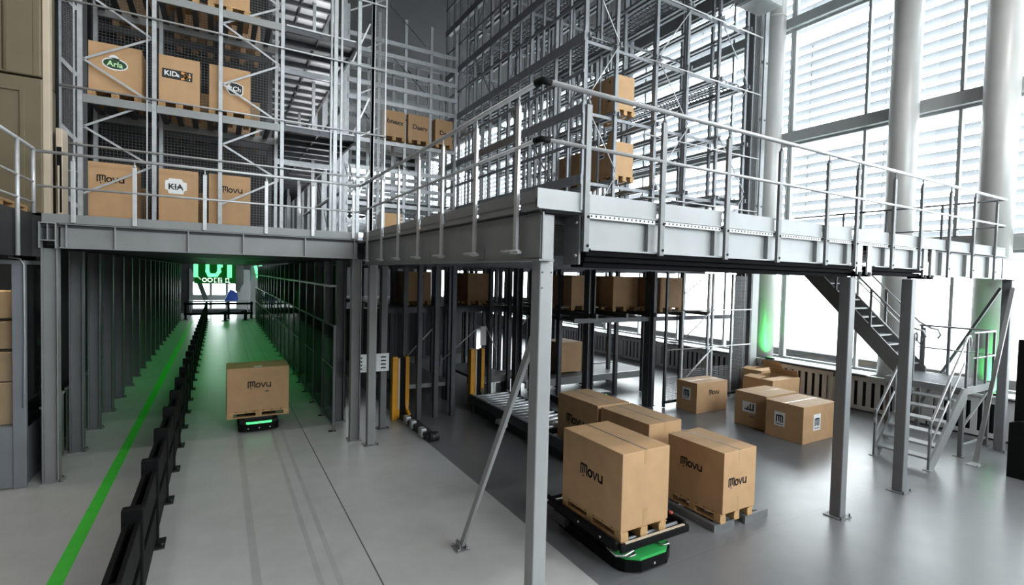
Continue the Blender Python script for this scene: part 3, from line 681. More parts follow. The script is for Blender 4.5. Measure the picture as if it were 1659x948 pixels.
# AGV type 1 (tunnel)
def agv(x, y, label):
    """low black carrier robot, front at -Y; x,y = centre of its front edge"""
    r = thing('carrier_robot', label, 'mobile robot', (x, y + .55, 0))
    w = .37
    prof = lambda k, e: [(x - w + e, y + 1.1), (x - w + e, y + .10), (x - w + .08 + e * .6, y + .03 + e), (x - .12, y + e), (x + .12, y + e), (x + w - .08 - e * .6, y + .03 + e), (x + w - e, y + .10), (x + w - e, y + 1.1)]
    part('chassis', MB().prism(prof(0, 0), 'z', .03, .17), 'black', r)
    part('upper_body', MB().prism(prof(0, .02), 'z', .17, .23), 'blackm', r)
    mb = MB().prism([(x - .3, y + .10), (x - .2, y + .012), (x + .2, y + .012), (x + .3, y + .10), (x + .3, y + .16), (x - .3, y + .16)], 'z', .175, .215)
    part('light_bar', mb, 'greenled', r, 'green glowing light bar')
    part('badge', MB().box(x - .03, x + .03, y + .006, y + .012, .18, .205), 'white', r)
    for i in (-.2, 0, .2): part('sensor', MB().cyl((x + i, y - .006, .09), (x + i, y + .02, .09), .013, 8), 'chrome', r)
    for i in (-1, 1):
        for j in (.25, .85): part('wheel', MB().cyl((x + i * .27 - .03, y + j, .07), (x + i * .27 + .03, y + j, .07), .07, 14), 'blackm', r)
    part('lift_plate', MB().box(x - .26, x + .26, y + .15, y + .95, .23, .29, .006), 'blackm', r)
    return r
agv(.72, 11.36, 'black carrier robot with green light bar driving in the tunnel')
pallet(1.15, .8, (.715, 11.86, .29), 'wooden pallet carried by the robot in the tunnel')
b = carton(.14, 1.28, 11.47, 12.25, .425, 1.31, 'cardboard box on the robot in the green lit tunnel', seam='x', tape=False)
movu(b, 'front', (.52, 11.469, .90), .42)
mb = MB(); strokes(mb, face_frame('front', (.84, 11.469, .81)), [[(0, 0), (.05, 0)]], .02); part('small_print', mb, 'ink', b)
part('paper_note', MB().box(.63, .78, 11.52, 11.66, 1.3105, 1.3125), 'white', b)

# front robot with conveyor top
def front_robot():
    x, y = 4.29, 4.02
    r = thing('carrier_robot', 'black carrier robot with green cover in the foreground under the nearest box', 'mobile robot', (x, y + .6, 0))
    w = .4
    pr = lambda e: [(x - w + e, y + 1.3), (x - w + e, y + .22), (x - w + .05 + e, y + .1 + e), (x - .2, y + e), (x + .2, y + e), (x + w - .05 - e, y + .1 + e), (x + w - e, y + .22), (x + w - e, y + 1.3)]
    part('chassis', MB().prism(pr(0), 'z', .03, .15), 'black', r)
    part('rear_cover', MB().box(x - w + .02, x + w - .02, y + .34, y + 1.3, .15, .182), 'black', r)
    part('cover', MB().prism(pr(.02)[1:7] + [(x + w - .02, y + .34), (x - w + .02, y + .34)], 'z', .15, .182), 'greentop', r, 'green lacquered cover')
    for i in (-1, 1): part('handle', MB().tube([(x + i * .33, y + .13, .188), (x + i * .31, y + .08, .195), (x + i * .22, y + .08, .198), (x + i * .18, y + .17, .195)], .011, 8), 'chrome', r, 'chrome handle')
    for i in (-.25, 0, .25): part('sensor', MB().cyl((x + i, y - .006 + abs(i) * .26, .085), (x + i, y + .04 + abs(i) * .26, .085), .014, 8), 'chrome', r)
    part('mast_plate', MB().box(x - .3, x + .3, y + .35, y + 1.25, .182, .335), 'blackm', r)
    for i in (-1, 1):
        for j in (.4, 1.1): part('wheel', MB().cyl((x + i * .3 - .03, y + j, .07), (x + i * .3 + .03, y + j, .07), .07, 14), 'blackm', r)
    a, b, c, d = 3.735, 4.86, 4.02, 5.5
    tr = part('tray', MB().box(a + .06, b - .06, c, d, .335, .35).box(a, a + .06, c + .05, d, .32, .43, .02).box(b - .06, b, c + .05, d, .32, .43, .02).box(a + .03, b - .03, c - .02, c + .02, .325, .415, .012), 'black', r)
    part('front_roller', MB().box(a + .1, b - .1, c - .01, c + .02, .415, .425), 'beige_l', tr)
    part('bumper_lip', MB().tube([(a + .02, c + .2, .30), (a + .0, c + .03, .295), (a + .08, c - .02, .30), (a + .2, c - .025, .33)], .012, 8), 'chrome', tr)
    for q in (.3, .7, 1.35): part('screw', MB().cyl((a - .005, c + q, .38), (a + .005, c + q, .38), .014, 8), 'chrome', tr)
    part('emergency_stop', MB().cyl((b - .05, c + .25, .43), (b - .05, c + .25, .46), .022, 10), 'redl', r)
    for i in range(7): part('roller', MB().cyl((a + .07, c + .14 + i * .2, .36), (b - .07, c + .14 + i * .2, .372), .02, 10), 'roller', r)
    part('side_frame', MB().box(a - .02, a + .06, c + .95, c + 1.2,   .2, .32), 'blackm', r)
front_robot()
pallet(.70, 1.1, (4.165, 4.62, .395), 'wooden pallet on the foreground robot under the nearest box')
b = carton(3.80, 4.52, 4.06, 5.15, .53, 1.39, 'largest cardboard box in the foreground, on the robot with the green cover', seam='y')
movu(b, 'left', (3.799, 4.78, .95), .4)

# skid conveyor lane with three boxes
r = thing('skid_conveyor', 'low grey skid conveyor on the floor under the row of boxes', 'conveyor', (6.03, 6.2, 0))
part('side_rail', MB().box(5.62, 5.69, 4.3, 8.1, 0, .1, .006), 'postd', r); part('side_rail', MB().box(6.5, 6.57, 4.3, 8.1, 0, .1, .006), 'postd', r)
part('front_plate', MB().box(5.62, 6.03, 4.26, 4.3, .0, .1), 'postd', r); part('front_plate', MB().box(6.2, 6.7, 4.22, 4.26, .0, .11), 'postd', r)
for i in range(12): part('chain_plate', MB().box(5.7, 6.5, 4.4 + i * .3, 4.55 + i * .3, .06, .09), 'blackm', r)
pallet(.68, .93, (6.03, 4.69, .11), 'wooden pallet on the skid conveyor at the front of the row')
b = carton(5.69, 6.36, 4.2, 5.15, .245, 1.06, 'cardboard box with two printed logos at the front of the conveyor row', seam='y')
movu(b, 'left', (5.689, 4.9, .70), .36); movu(b, 'front', (5.8, 4.199, .6), .36)
pallet(.68, 1.1, (6.0, 6.04, .11), 'wooden pallet under the middle box of the conveyor row')
carton(5.64, 6.34, 5.48, 6.6, .245, 1.1, 'cardboard box in the middle of the conveyor row with a dark open top seam', seam='y')
pallet(.68, 1.1, (6.0, 7.25, .11), 'wooden pallet under the rear box of the conveyor row')
b = carton(5.64, 6.36, 6.68, 7.85, .245, 1.1, 'cardboard box at the rear of the conveyor row beside the rollers', seam='y'); movu(b, 'left', (5.639, 7.55, .62), .5)
# roller conveyor
r = thing('roller_conveyor', 'dark roller conveyor behind the row of boxes leading to the racks', 'conveyor', (5.8, 9.4, 0))
for x in (5.28, 6.3): part('side_frame', MB().box(x - .03, x + .03, 6.9 if x < 6 else 8.15, 11.0, .22, .42, .006), 'galv_d', r)
for i in range(15): part('roller', MB().cyl((5.31, 8.05 + i * .2, .375), (6.27, 8.05 + i * .2, .375), .04, 12), 'roller', r)
part('bed_plate', MB().box(5.31, 6.27, 8.0, 11, .24, .26), 'black', r)
part('side_skirt', MB().box(5.3, 5.34, 6.9, 11, .03, .24), 'blackm', r)
for y in (8.3, 9.6, 10.8):
    for x in (5.28, 6.3): part('leg', MB().box(x - .03, x + .03, y - .04, y + .04, 0, .22), 'galv_d', r)
part('motor', MB().cyl((5.15, 9.0, .2), (5.15, 9.35, .2), .06, 12).box(5.12, 5.26, 9.1, 9.25, .15, .28), 'galv', r)

# loose floor boxes
def fbox(x0, y0, w, d, h, lab): return carton(x0, x0 + w, y0, y0 + d, 0, h, lab, 'loose boxes on the floor by the radiators', seam='x')
b = fbox(10.29, 5.80, 1.22, .82, .765, 'closed cardboard box with two white labels nearest the square column on the floor')
sticker(b, 'left', (10.289, 6.42, .26), .24, .3); sticker(b, 'front', (10.66, 5.799, .24), .26, .34)
part('cut_line', MB().box(10.29, 11.5, 5.798, 5.7995, .585, .59), 'tape', b)
b = fbox(10.46, 6.72, 1.15, .78, .77, 'closed cardboard box with one white label behind the box with two labels')
mxs = face_frame('left', (10.459, 7.3, .32)); st = part('paper_label', poly(MB(), mxs, [(0, 0), (.34, 0), (.34, .24), (0, .24)], .001), 'white', b, label='white paper label')
mb = MB(); strokes(mb, mxs @ Matrix.Translation((.07, .07, .0012)), [[(0, .0), (.2, 0), (.2, .13)], [(.07, .0), (.07, .06)], [(.13, 0), (.13, .12)]], .03, .001); part('printed_mark', mb, 'ink', st)
part('print_line', MB().box(10.457, 10.4595, 7.0, 7.12, .22, .26), 'taped', b)
b = fbox(10.21, 8.38, 1.15, .64, .755, 'closed cardboard box standing alone in front of the rack, logo on its front')
sticker(b, 'left', (10.209, 8.83, .3), .26, .3); movu(b, 'front', (10.66, 8.379, .44), .38)
def openbox(x0, x1, y0, y1, h, lab, notch):
    loc = ((x0 + x1) / 2, (y0 + y1) / 2, 0); t = .012
    mb = MB().box(x0, x1, y0, y0 + t, 0, h).box(x0, x1, y1 - t, y1, 0, h).box(x0, x0 + t, y0 + t, y1 - t, 0, h).box(x1 - t, x1, y0 + t, y1 - t, 0, h).box(x0 + t, x1 - t, y0 + t, y1 - t, 0, t)
    o = solo('cardboard_box', mb, 'card', lab, 'cardboard box', loc, 'loose boxes on the floor by the radiators')
    part('flap', MB().obox(Matrix.Translation(((x0 + x1) / 2, y0 + .16, h + .01)), x1 - x0, .32, .008), 'card', o)
    part('flap', MB().obox(Matrix.Translation((x0 + .12, (y0 + y1) / 2 + .17, h + .03)) @ Matrix.Rotation(math.radians(-8), 4, 'Y'), .3, y1 - y0 - .4, .008), 'card', o)
    part('flap', MB().obox(Matrix.Translation((x1 - .05, (y0 + y1) / 2, h + .09)) @ Matrix.Rotation(math.radians(65), 4, 'Y'), .2, y1 - y0 - .05, .008), 'card', o)
    return o
b = openbox(12.3, 13.5, 7.75, 8.6, .75, 'open-topped cardboard box behind the labelled boxes near the radiators', 0)
mb = MB(); font_mesh(mb, 'Movur', .17, face_frame('front', (12.62, 7.749, .35))); part('printed_word', mb, 'ink', b)
mb = MB(); font_mesh(mb, 'Novur', .13, face_frame('left', (12.299, 8.35, .32))); part('printed_word', mb, 'ink', b)
openbox(13.25, 14.3, 8.7, 9.35, .77, 'rearmost open cardboard box on the floor by the radiators', 0)

# ================================================================== STAIRS
r = thing('steel_stairs', 'two-flight grey steel stairs with landing and tubular handrails by the windows', 'stairs', (12.5, 4.6, 0))
# lower flight along X from (11.0) to (12.4), z 0..1.35
x0, x1, zt = 11.0, 12.35, 1.35; ya, yb = 3.95, 4.82
for y in (ya, yb): part('stringer', MB().prism([(x0 - .02, 0), (x0 + .18, 0), (x1 + .14, zt - .22), (x1 + .14, zt), (x1 - .03, zt), (x0 - .02, .12)], 'y', y - .02, y + .02), 'steel', r)
for i in range(6):
    f = (i + 1) / 7; part('tread', MB().box(x0 + f * (x1 - x0) - .13, x0 + f * (x1 - x0) + .13, ya + .02, yb - .02, f * zt - .035, f * zt, .004), 'steel_l', r)
for y in (ya, yb):
    part('handrail', MB().tube([(x0 + .0, y, .62), (x0 - .03, y, .72), (x0 + .02, y, .86), (x1 - .1, y, zt + .78), (x1 + .05, y, zt + .98), (x1 + .18, y, zt + 1.0), (x1 + .24, y, zt + .92), (x1 + .22, y, zt + .8)], .022), 'rail', r)
    part('mid_rail', MB().tube([(x0 + .02, y, .45), (x1, y, zt + .5)], .016), 'rail', r)
    for x, zb, ztop in ((x0, 0, .9), ((x0 + x1) / 2 + .05, .6, 1.55), (x1 + .1, zt - .2, zt + .98)): part('post', MB().box(x - .025, x + .025, y - .018, y + .018, zb, ztop, .004), 'colm', r)
    part('foot_plate', MB().box(x0 - .08, x0 + .08, y - .06, y + .06, 0, .012), 'steel', r)
# landing
lx0, lx1, ly0, ly1 = 12.4, 13.95, 3.95, 5.3
mb = MB().box(lx0, lx1, ly0, ly0 + .03, zt - .14, zt).box(lx0, lx1, ly1 - .03, ly1, zt - .14, zt).box(lx0, lx0 + .03, ly0 + .03, ly1 - .03, zt - .14, zt).box(lx1 - .03, lx1, ly0 + .03, ly1 - .03, zt - .14, zt)
part('landing_frame', mb, 'steel', r)
mb = MB()
for i in range(27): mb.box(lx0 + .04 + i * .055, lx0 + .05 + i * .055, ly0 + .03, ly1 - .03, zt - .03, zt - .002)
for i in range(13): mb.box(lx0 + .03, lx1 - .03, ly0 + .06 + i * .1, ly0 + .068 + i * .1, zt - .03, zt - .006)
part('landing_grating', mb, 'galv', r)
for x, y in ((12.48, 4.0), (13.9, 4.05), (12.48, 5.25), (13.9, 5.25)):
    l = part('leg', MB().box(x - .035, x + .035, y - .035, y + .035, .012, zt - .14, .004), 'colm', r); part('foot_plate', MB().box(x - .08, x + .08, y - .08, y + .08, 0, .012), 'colm', l)
part('leg_brace', MB().bar((12.5, 4.0, .55), (13.7, 4.0, 1.15), .03, .04), 'steel', r); part('leg_brace', MB().bar((12.5, 4.0, .2), (13.7, 4.0, .2), .03, .04), 'steel', r)
for y in (ly0 + .02,):
    part('landing_rail', MB().tube([(12.75, y, zt + 1.05), (13.85, y, zt + 1.05), (13.91, y + .03, zt + 1.05), (13.93, ly1, zt + 1.05)], .022), 'rail', r)
    part('landing_rail', MB().tube([(12.75, y, zt + .55), (13.91, y, zt + .55), (13.93, ly1, zt + .55)], .016), 'rail', r)
for x, y in ((12.95, ly0 + .02), (13.45, ly0 + .02), (13.91, ly0 + .04), (13.93, 4.75), (13.93, ly1 - .05)): part('landing_post', MB().box(x - .025, x + .025, y - .02, y + .02, zt, zt + 1.04, .004), 'colm', r)
# upper flight along Y from (5.2, 1.35) to (7.5, 3.9)
u0, u1 = 5.2, 7.6
for x in (13.2, 13.92): part('stringer', MB().prism([(u0 - .06, zt - .12), (u0 + .16, zt - .12), (u1 + .1, 3.62), (u1 + .1, 3.92), (u1 - .1, 3.92), (u0 - .06, zt + .12)], 'x', x - .018, x + .018), 'colm', r)
nt_ = 12
for i in range(nt_):
    f = (i + 1) / (nt_ + 1); y = u0 + f * (u1 - u0); z = zt + f * (3.92 - zt)
    part('tread', MB().box(13.22, 13.9, y - .12, y + .12, z - .035, z, .004), 'steel_l', r)
for x in (13.2, 13.92):
    part('handrail', MB().tube([(x, u0 - .25, zt + .78), (x, u0 - .3, zt + .86), (x, u0 - .25, zt + .98), (x, u0 - .12, zt + 1.0), (x, u0 + .1, zt + 1.12), (x, u1, 4.85)], .022), 'rail', r)
    part('mid_rail', MB().tube([(x, u0, zt + .55), (x, u1, 4.4)], .016), 'rail', r)
    for f in (0.0, .33, .66, .97): y = u0 + f * (u1 - u0); z = zt + f * (3.92 - zt); part('post', MB().box(x - .02, x + .02, y - .025, y + .025, z, z + 1.0, .004), 'colm', r)

part('top_landing', MB().box(13.18, 13.95, 7.72, 9.0, 3.86, 3.92), 'galv_d', r)
# black fork truck at the right edge
r = thing('fork_truck', 'black machine with tall mast cut off by the right edge of the photo', 'fork truck', (12.3, 3.0, 0))
part('lower_body', MB().prism([(2.55, .0), (3.18, .0), (3.18, .95), (3.05, 1.0), (2.55, 1.0)], 'x', 11.95, 12.9), 'black', r)
part('mast', MB().box(12.1, 12.22, 3.0, 3.16, .0, 2.4, .01), 'black', r); part('mast', MB().box(12.6, 12.72, 3.0, 3.16, .0, 2.4, .01), 'black', r)
part('mast_panel', MB().box(12.22, 12.6, 3.06, 3.1, 1.0, 2.35), 'blackm', r)
for z in (1.3, 1.8, 2.2): part('screw', MB().cyl((12.16, 2.99, z), (12.16, 3.0, z), .015, 8), 'chrome', r)
part('orange_box', MB().box(12.2, 12.6, 2.5, 2.56, .3, .5), 'orange', r)

# ================================================================== LEFT SIDE
r = thing('lift_tower', 'tall beige clad lift tower at the left edge above the platform', 'tower', (-3.2, 10.9, 4.1))
part('lower_cladding', MB().box(-4.6, -2.36, 10.45, 11.2, 4.1, 6.15, .02), 'beige', r)
part('upper_cladding', MB().box(-4.6, -2.37, 10.42, 11.2, 6.17, 13.3, .02), 'beige', r)
part('corner_trim', MB().box(-2.365, -2.28, 10.47, 10.62, 4.05, 13.3, .008), 'beige_l', r, 'pale beige corner strip')
part('door_frame', MB().box(-2.62, -2.56, 10.425, 10.45, 4.2, 5.98, .006).box(-3.2, -2.62, 10.425, 10.45, 5.92, 5.98, .006), 'beige', r)
part('hook', MB().prism([(-2.98, 6.0), (-2.9, 6.02), (-2.83, 5.96), (-2.83, 5.86), (-2.9, 5.9), (-2.98, 5.88)], 'y', 10.38, 10.42), 'black', r)
part('vertical_fold', MB().cyl((-2.78, 10.43, 6.2), (-2.78, 10.43, 13), .03, 8).cyl((-2.46, 10.43, 6.2), (-2.46, 10.43, 13), .012, 8), 'beige', r)
r = thing('side_cabinet', 'narrow pale beige cabinet strip right of the lift tower', 'cabinet', (-2.3, 11.0, 3.95))
part('body', MB().box(-2.275, -2.19, 10.75, 11.1, 3.93, 5.5, .01), 'beige_l', r); part('recess', MB().box(-2.262, -2.20, 10.74, 10.752, 4.15, 5.2), 'black', r); part('door_leaf', MB().box(-2.25, -2.225, 10.73, 10.742, 4.1, 4.9), 'beige_l', r)
r = thing('side_platform', 'black clad platform edge under the left railing', 'platform', (-2.9, 9.2, 3.4))
part('fascia', MB().box(-2.40, -2.37, 7, 9.95, 3.42, 4.05), 'dark', r); part('deck', MB().box(-4.6, -2.40, 7, 11.38, 3.98, 4.05), 'dark', r); part('end_fascia', MB().box(-2.38, -2.28, 9.93, 9.96, 3.42, 4.02), 'dark', r)
pallet(.8, 1.1, (-2.9, 9.75, 4.05), 'upper-left wooden pallet on the dark platform before the beige tower'); 
r = thing('wooden_crate', 'open orange wooden crate on the platform behind the left railing', 'crate', (-2.85, 9.3, 4.05))
mb = MB()
for i in range(5): mb.box(-3.2, -2.5, 9.05, 9.07, 4.06 + i * .08, 4.11 + i * .08)
part('slats', mb, 'yellow', r)
for x in (-3.18, -2.85, -2.52): part('upright', MB().box(x - .03, x + .03, 9.07, 9.1, 4.05, 4.47), 'yellow', r)
# glazed enclosure
r = thing('glazed_enclosure', 'blue-grey steel enclosure with smoked glass at the lower left edge', 'enclosure', (-2.9, 10, 0))
part('corner_post', MB().box(-2.6, -2.45, 9.95, 10.03, 0, 3.3, .01), 'encl', r)
part('front_panel', MB().box(-4.5, -2.6, 9.97, 10.01, .02, .92), 'encl', r); part('side_panel', MB().box(-2.5, -2.47, 10.03, 10.8, .02, .85), 'encl', r)
part('front_pane', MB().box(-4.5, -2.6, 9.985, 9.992, .92, 3.3), 'glass', r); part('side_pane', MB().box(-2.488, -2.482, 10.03, 10.8, .85, 3.3), 'glassd', r)
part('top_frame', MB().box(-4.5, -2.45, 9.95, 10.03, 3.3, 3.36).box(-2.53, -2.45, 10.03, 10.8, 3.3, 3.36), 'steel', r)
part('pipe', MB().tube([(-2.62, 9.93, 3.4), (-2.5, 9.93, 3.38), (-2.46, 9.93, 3.3), (-2.455, 9.93, 2.2), (-2.47, 9.93, 1.2)], .012, 8), 'steel_l', r)
part('added_strip_light', MB().box(-4.4, -3.0, 10.1, 10.16, 3.24, 3.3), 'lampw', r); area('lamp_light', (-3.3, 10.13, 3.22), (math.radians(-15), 0, 0), .9, .05, 18, (1, .85, .65), r)  # strip light added out of view to brighten the stacked boxes
part('back_panel', MB().box(-4.5, -2.5, 11.15, 11.18, 0, 3.3), 'dark', r)
for i, (z0, z1, lab) in enumerate(((.93, 1.55, 'bottom'), (1.57, 2.0, 'second lowest'), (2.05, 2.45, 'middle'), (2.5, 2.9, 'upper'))):
    carton(-3.3, -2.62, 10.1 + .02 * i, 10.7, z0, z1, f'{lab} cardboard box in the stack behind the smoked glass at lower left', 'boxes behind the smoked glass', m='card')
solo('box_shelf', MB().box(-3.6, -2.55, 10.06, 11.0, .85, .92).box(-3.55, -3.45, 10.1, 10.2, 0, .85).box(-2.65, -2.55, 10.1, 10.2, 0, .85).box(-3.55, -3.45, 10.85, 10.95, 0, .85).box(-2.65, -2.55, 10.85, 10.95, 0, .85), 'encl', 'low steel stand inside the smoked glass enclosure under the stacked boxes', 'shelf', (-3, 10.5, 0))

# ================================================================== LEFT RACK
def wires(x0, x1, z0, z1, y, p=.058, t=.0032, axis='y'):
    mb = MB(); b = mb.b
    def q(a, c):
        A = Vector(a); Cc = Vector(c); d = (Cc - A).normalized(); n_ = Vector((0, 1, 0)) if axis == 'y' else Vector((1, 0, 0)); s_ = d.cross(n_) * t
        pts = [A - s_ - n_ * t, A + s_ - n_ * t, A + s_ + n_ * t, A - s_ + n_ * t]
        lo = [b.verts.new(v) for v in pts]; hi = [b.verts.new(v + (Cc - A)) for v in pts]
        for i in range(4): b.faces.new((lo[i], lo[(i + 1) % 4], hi[(i + 1) % 4], hi[i]))
    P = (lambda u, z: (u, y, z)) if axis == 'y' else (lambda u, z: (y, u, z))
    k = int((x1 - x0) / p)
    for i in range(k + 1): q(P(x0 + i * p, z0), P(x0 + i * p, z1))
    k = int((z1 - z0) / p)
    for i in range(k + 1): q(P(x0, z0 + i * p), P(x1, z0 + i * p))
    return mb
Y0 = 11.2
r = LR = thing('pallet_rack', 'tall galvanised pallet rack with stickered boxes above the tunnel mouth', 'pallet rack', (-.5, Y0, 3.92))
UX = (-2.05, -1.02, .01, 1.08)
for y in (Y0, Y0 + 1.25):
    for x in UX:
        u = part('upright', MB().chan(x, y, 3.93, 13.3, .065, .06), 'galv', r); part('foot', MB().box(x - .06, x + .06, y - .06, y + .06, 3.92, 3.932), 'galv', u)
for x in (-1.12, -2.12): part('slim_post', MB().box(x - .012, x + .012, Y0 - .05, Y0 - .03, 3.93, 13.3), 'galv', r)
LZ = (6.22, 8.2, 10.2)
for z in (4.03,) + LZ:
    for a, b in zip(UX, UX[1:]):
        for y in (Y0, Y0 + 1.25): part('beam', MB().box(a + .035, b - .035, y - .025, y + .025, z - .14, z, .004), 'steel', r)
for z in (5.35, 6.3, 7.72, 9.1): part('front_tube', MB().tube([(-2.31, Y0 - .06, z), (3.16, Y0 - .06, z)], .018, 8), 'rail', r)
for (a, b) in ((UX[0], UX[1]), (UX[2], UX[3])):
    z = 4.55; k = 0
    while z < 12.6:
        p, q = (a + .03, b - .03) if k % 2 == 0 else (b - .03, a + .03)
        part('diagonal', MB().bar((p, Y0 + .06, z), (q, Y0 + .06, z + .57), .012, .035), 'galv', r); z += .57; k += 1
# frame depth bracing seen at the left end
for z in (4.3, 5.4, 6.5, 7.6, 8.7): part('end_plate', MB().bar((-2.3, Y0 - .02, z + .25), (-2.08, Y0 - .02, z), .014, .06), 'galv', r)
part('end_post', MB().box(-2.32, -2.29, Y0 - .02, Y0 + .02, 3.93, 13.3), 'galv', r)
for z in (4.9, 6.28, 7.7): part('end_tie', MB().bar((-2.31, Y0, z), (-2.05, Y0, z), .02, .02), 'galv', r)
part('wire_mesh', wires(-2.02, 1.06, 4.0, 12.2, Y0 + 1.32), 'mesh', r)
part('end_mesh', wires(-2.29, -2.08, 4.0, 12.2, Y0 + .03, .03, .003), 'mesh', r)
for z in LZ:
    mb = MB()
    for i in range(12): mb.box(-2.0 + i * .255, -1.9 + i * .255, Y0 + .03, Y0 + 1.22, z - .03, z - .01)
    part('shelf_slats', mb, 'galv_d', r)
# dark sheet added for the blackness behind the mesh and the store row
struct('wall_added_dark', MB().box(-2.6, 1.1, 14.9, 15.0, 3.93, 13.3), 'dark')
# boxes on the rack
BOXL = {}
def rack_box(x0, x1, z, h, lab, plab, y=Y0 + .62, d=.6):
    h = .95 if z < 5 else .83
    pallet(x1 - x0 + .02, .8, ((x0 + x1) / 2, y + .1 + d / 2 - .05, z), plab, 'pallets on the left rack', detail=False)
    return carton(x0, x1, y, y + d, z + .137, z + .137 + h, lab, 'boxes on the left rack')
def lrow(z):
    return [(-2.0 + 0.0, -1.3), (-.99, -.35), (-.19, .53)]
yb_ = Y0 + .15
b = rack_box(-1.98, -1.29, 4.04, .78, 'cardboard box printed with a plain logo at the left end of the lower rack row', 'pallet under the left box of the lower rack row', yb_); movu(b, 'front', (-1.85, yb_ - .001, 4.79), .38)
b = rack_box(-.97, -.35, 4.04, .78, 'cardboard box with a white cross-shaped sticker in the middle of the lower rack row', 'pallet under the middle box of the lower rack row', yb_)
mx = face_frame('front', (-.87, yb_ - .001, 4.68)); st = part('paper_label', poly(MB(), mx, [(.06, 0), (.28, 0), (.3, .06), (.34, .08), (.34, .22), (.28, .23), (.26, .28), (.06, .28), (.05, .25), (0, .23), (0, .08), (.04, .06)], .001), 'white', b, label='white cross-shaped sticker')
mb = MB(); font_mesh(mb, 'KIA', .15, mx @ Matrix.Translation((.045, .08, 0))); strokes(mb, mx @ Matrix.Translation((0, 0, .001)), [[(.06, .13), (.27, .13)]], .012, .001); part('printed_word', mb, 'ink', st)
b = rack_box(-.18, .53, 4.04, .78, 'cardboard box with a plain logo at the right end of the lower rack row', 'pallet under the right box of the lower rack row', yb_); movu(b, 'front', (.03, yb_ - .001, 4.80), .36)
b = rack_box(-1.97, -1.22, 6.23, .78, 'cardboard box with an oval dark green sticker on the middle rack row', 'pallet under the box with the oval sticker', yb_)
mx = face_frame('front', (-1.6, yb_ - .001, 6.86), -.05); st = part('oval_label', poly(MB(), mx, ell(0, 0, .185, .105, 28)[:-1], .001), 'white', b, label='white-rimmed oval sticker')
poly_ = MB(); poly(poly_, mx, [(-.09, .09), (-.08, .13), (-.02, .16), (.04, .13), (.06, .08)], .001); part('paper_label', poly_, 'white', b)
part('oval_field', poly(MB(), mx, ell(0, 0, .165, .085, 28)[:-1], .001, .0016), 'oval', st); mb = MB(); font_mesh(mb, 'Arla', .13, mx @ Matrix.Translation((0, -.045, .0025)), align='CENTER'); part('sticker_word', mb, 'palegreen', st)
b = rack_box(-.97, -.33, 6.23, .78, 'cardboard box with a black rectangular sticker and orange arrow on the middle rack row', 'pallet under the box with the black rectangular sticker', yb_)
mx = face_frame('front', (-.92, yb_ - .001, 6.79), -.02); st = part('black_label', poly(MB(), mx, [(0, 0), (.47, 0), (.47, .17), (0, .17)], .001), 'ink', b, label='black rectangular sticker')
mb = MB(); font_mesh(mb, 'KID', .125, mx @ Matrix.Translation((.03, .05, .001))); font_mesh(mb, '&', .07, mx @ Matrix.Translation((.225, .05, .001))); strokes(mb, mx @ Matrix.Translation((0, 0, .001)), [[(.425, .13), (.425, .14)], [(.425, .03), (.425, .04)]], .018, .001); part('sticker_word', mb, 'white', st)
mb = MB(); strokes(mb, mx @ Matrix.Translation((0, 0, .001)), [[(.31, .14), (.36, .12), (.38, .085), (.36, .05), (.31, .03)], [(.425, .085), (.425, .095)]], .04, .001); part('arrow', mb, 'orange', st, label='orange arrow')
b = rack_box(-.18, .52, 6.23, .78, 'cardboard box with a black shield sticker on the middle rack row', 'pallet under the box with the shield sticker', yb_)
mx = face_frame('front', (.09, yb_ - .001, 6.69), -.02); st = part('paper_label', poly(MB(), mx, [(0, .1), (.07, .0), (.25, 0), (.3, .04), (.3, .2), (.2, .24), (.08, .24)], .001), 'white', b, label='white-rimmed shield sticker')
part('shield_field', poly(MB(), mx, [(.03, .1), (.08, .015), (.24, .015), (.285, .05), (.285, .19), (.2, .225), (.09, .225)], .001, .0016), 'ink', st); mb = MB(); font_mesh(mb, 'RCh', .12, mx @ Matrix.Translation((.045, .08, .0025))); part('sticker_word', mb, 'white', st)
b = rack_box(-.95, -.35, 8.21, .78, 'left cardboard box on the upper rack row at the top of the photo', 'left pallet on the upper rack row', yb_)
b = rack_box(-.2, .5, 8.21, .78, 'right cardboard box on the upper rack row at the top of the photo', 'right pallet on the upper rack row', yb_)
for i, (x, z, lab) in enumerate(((-1.7, 4.05, 'lower left'), (-.6, 4.05, 'lower middle'), (.45, 6.24, 'middle right'), (-.55, 6.24, 'middle left'), (-1.55, 8.22, 'upper left'), (-.5, 8.22, 'upper middle'), (.45, 8.22, 'upper right'))):
    pallet(.72, .8, (x, 13.6, z), f'{lab} pallet in the dark store behind the rack mesh', 'pallets behind the rack mesh', detail=False)
    carton(x - .35, x + .35, 13.25, 13.95, z + .137, z + .93, f'{lab} cardboard box in the dark store behind the rack mesh', 'boxes behind the rack mesh')
r = thing('store_rack', 'unlit rear rack seen through the mesh behind the stickered boxes', 'pallet rack', (-.5, 13.6, 3.92))
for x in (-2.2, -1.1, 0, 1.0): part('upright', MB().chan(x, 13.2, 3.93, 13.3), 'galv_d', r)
for z in (4.04, 6.23, 8.21, 10.2): part('beam', MB().box(-2.2, 1.0, 13.16, 13.2, z - .13, z).box(-2.2, 1.0, 13.95, 14.0, z - .13, z), 'galv_d', r)

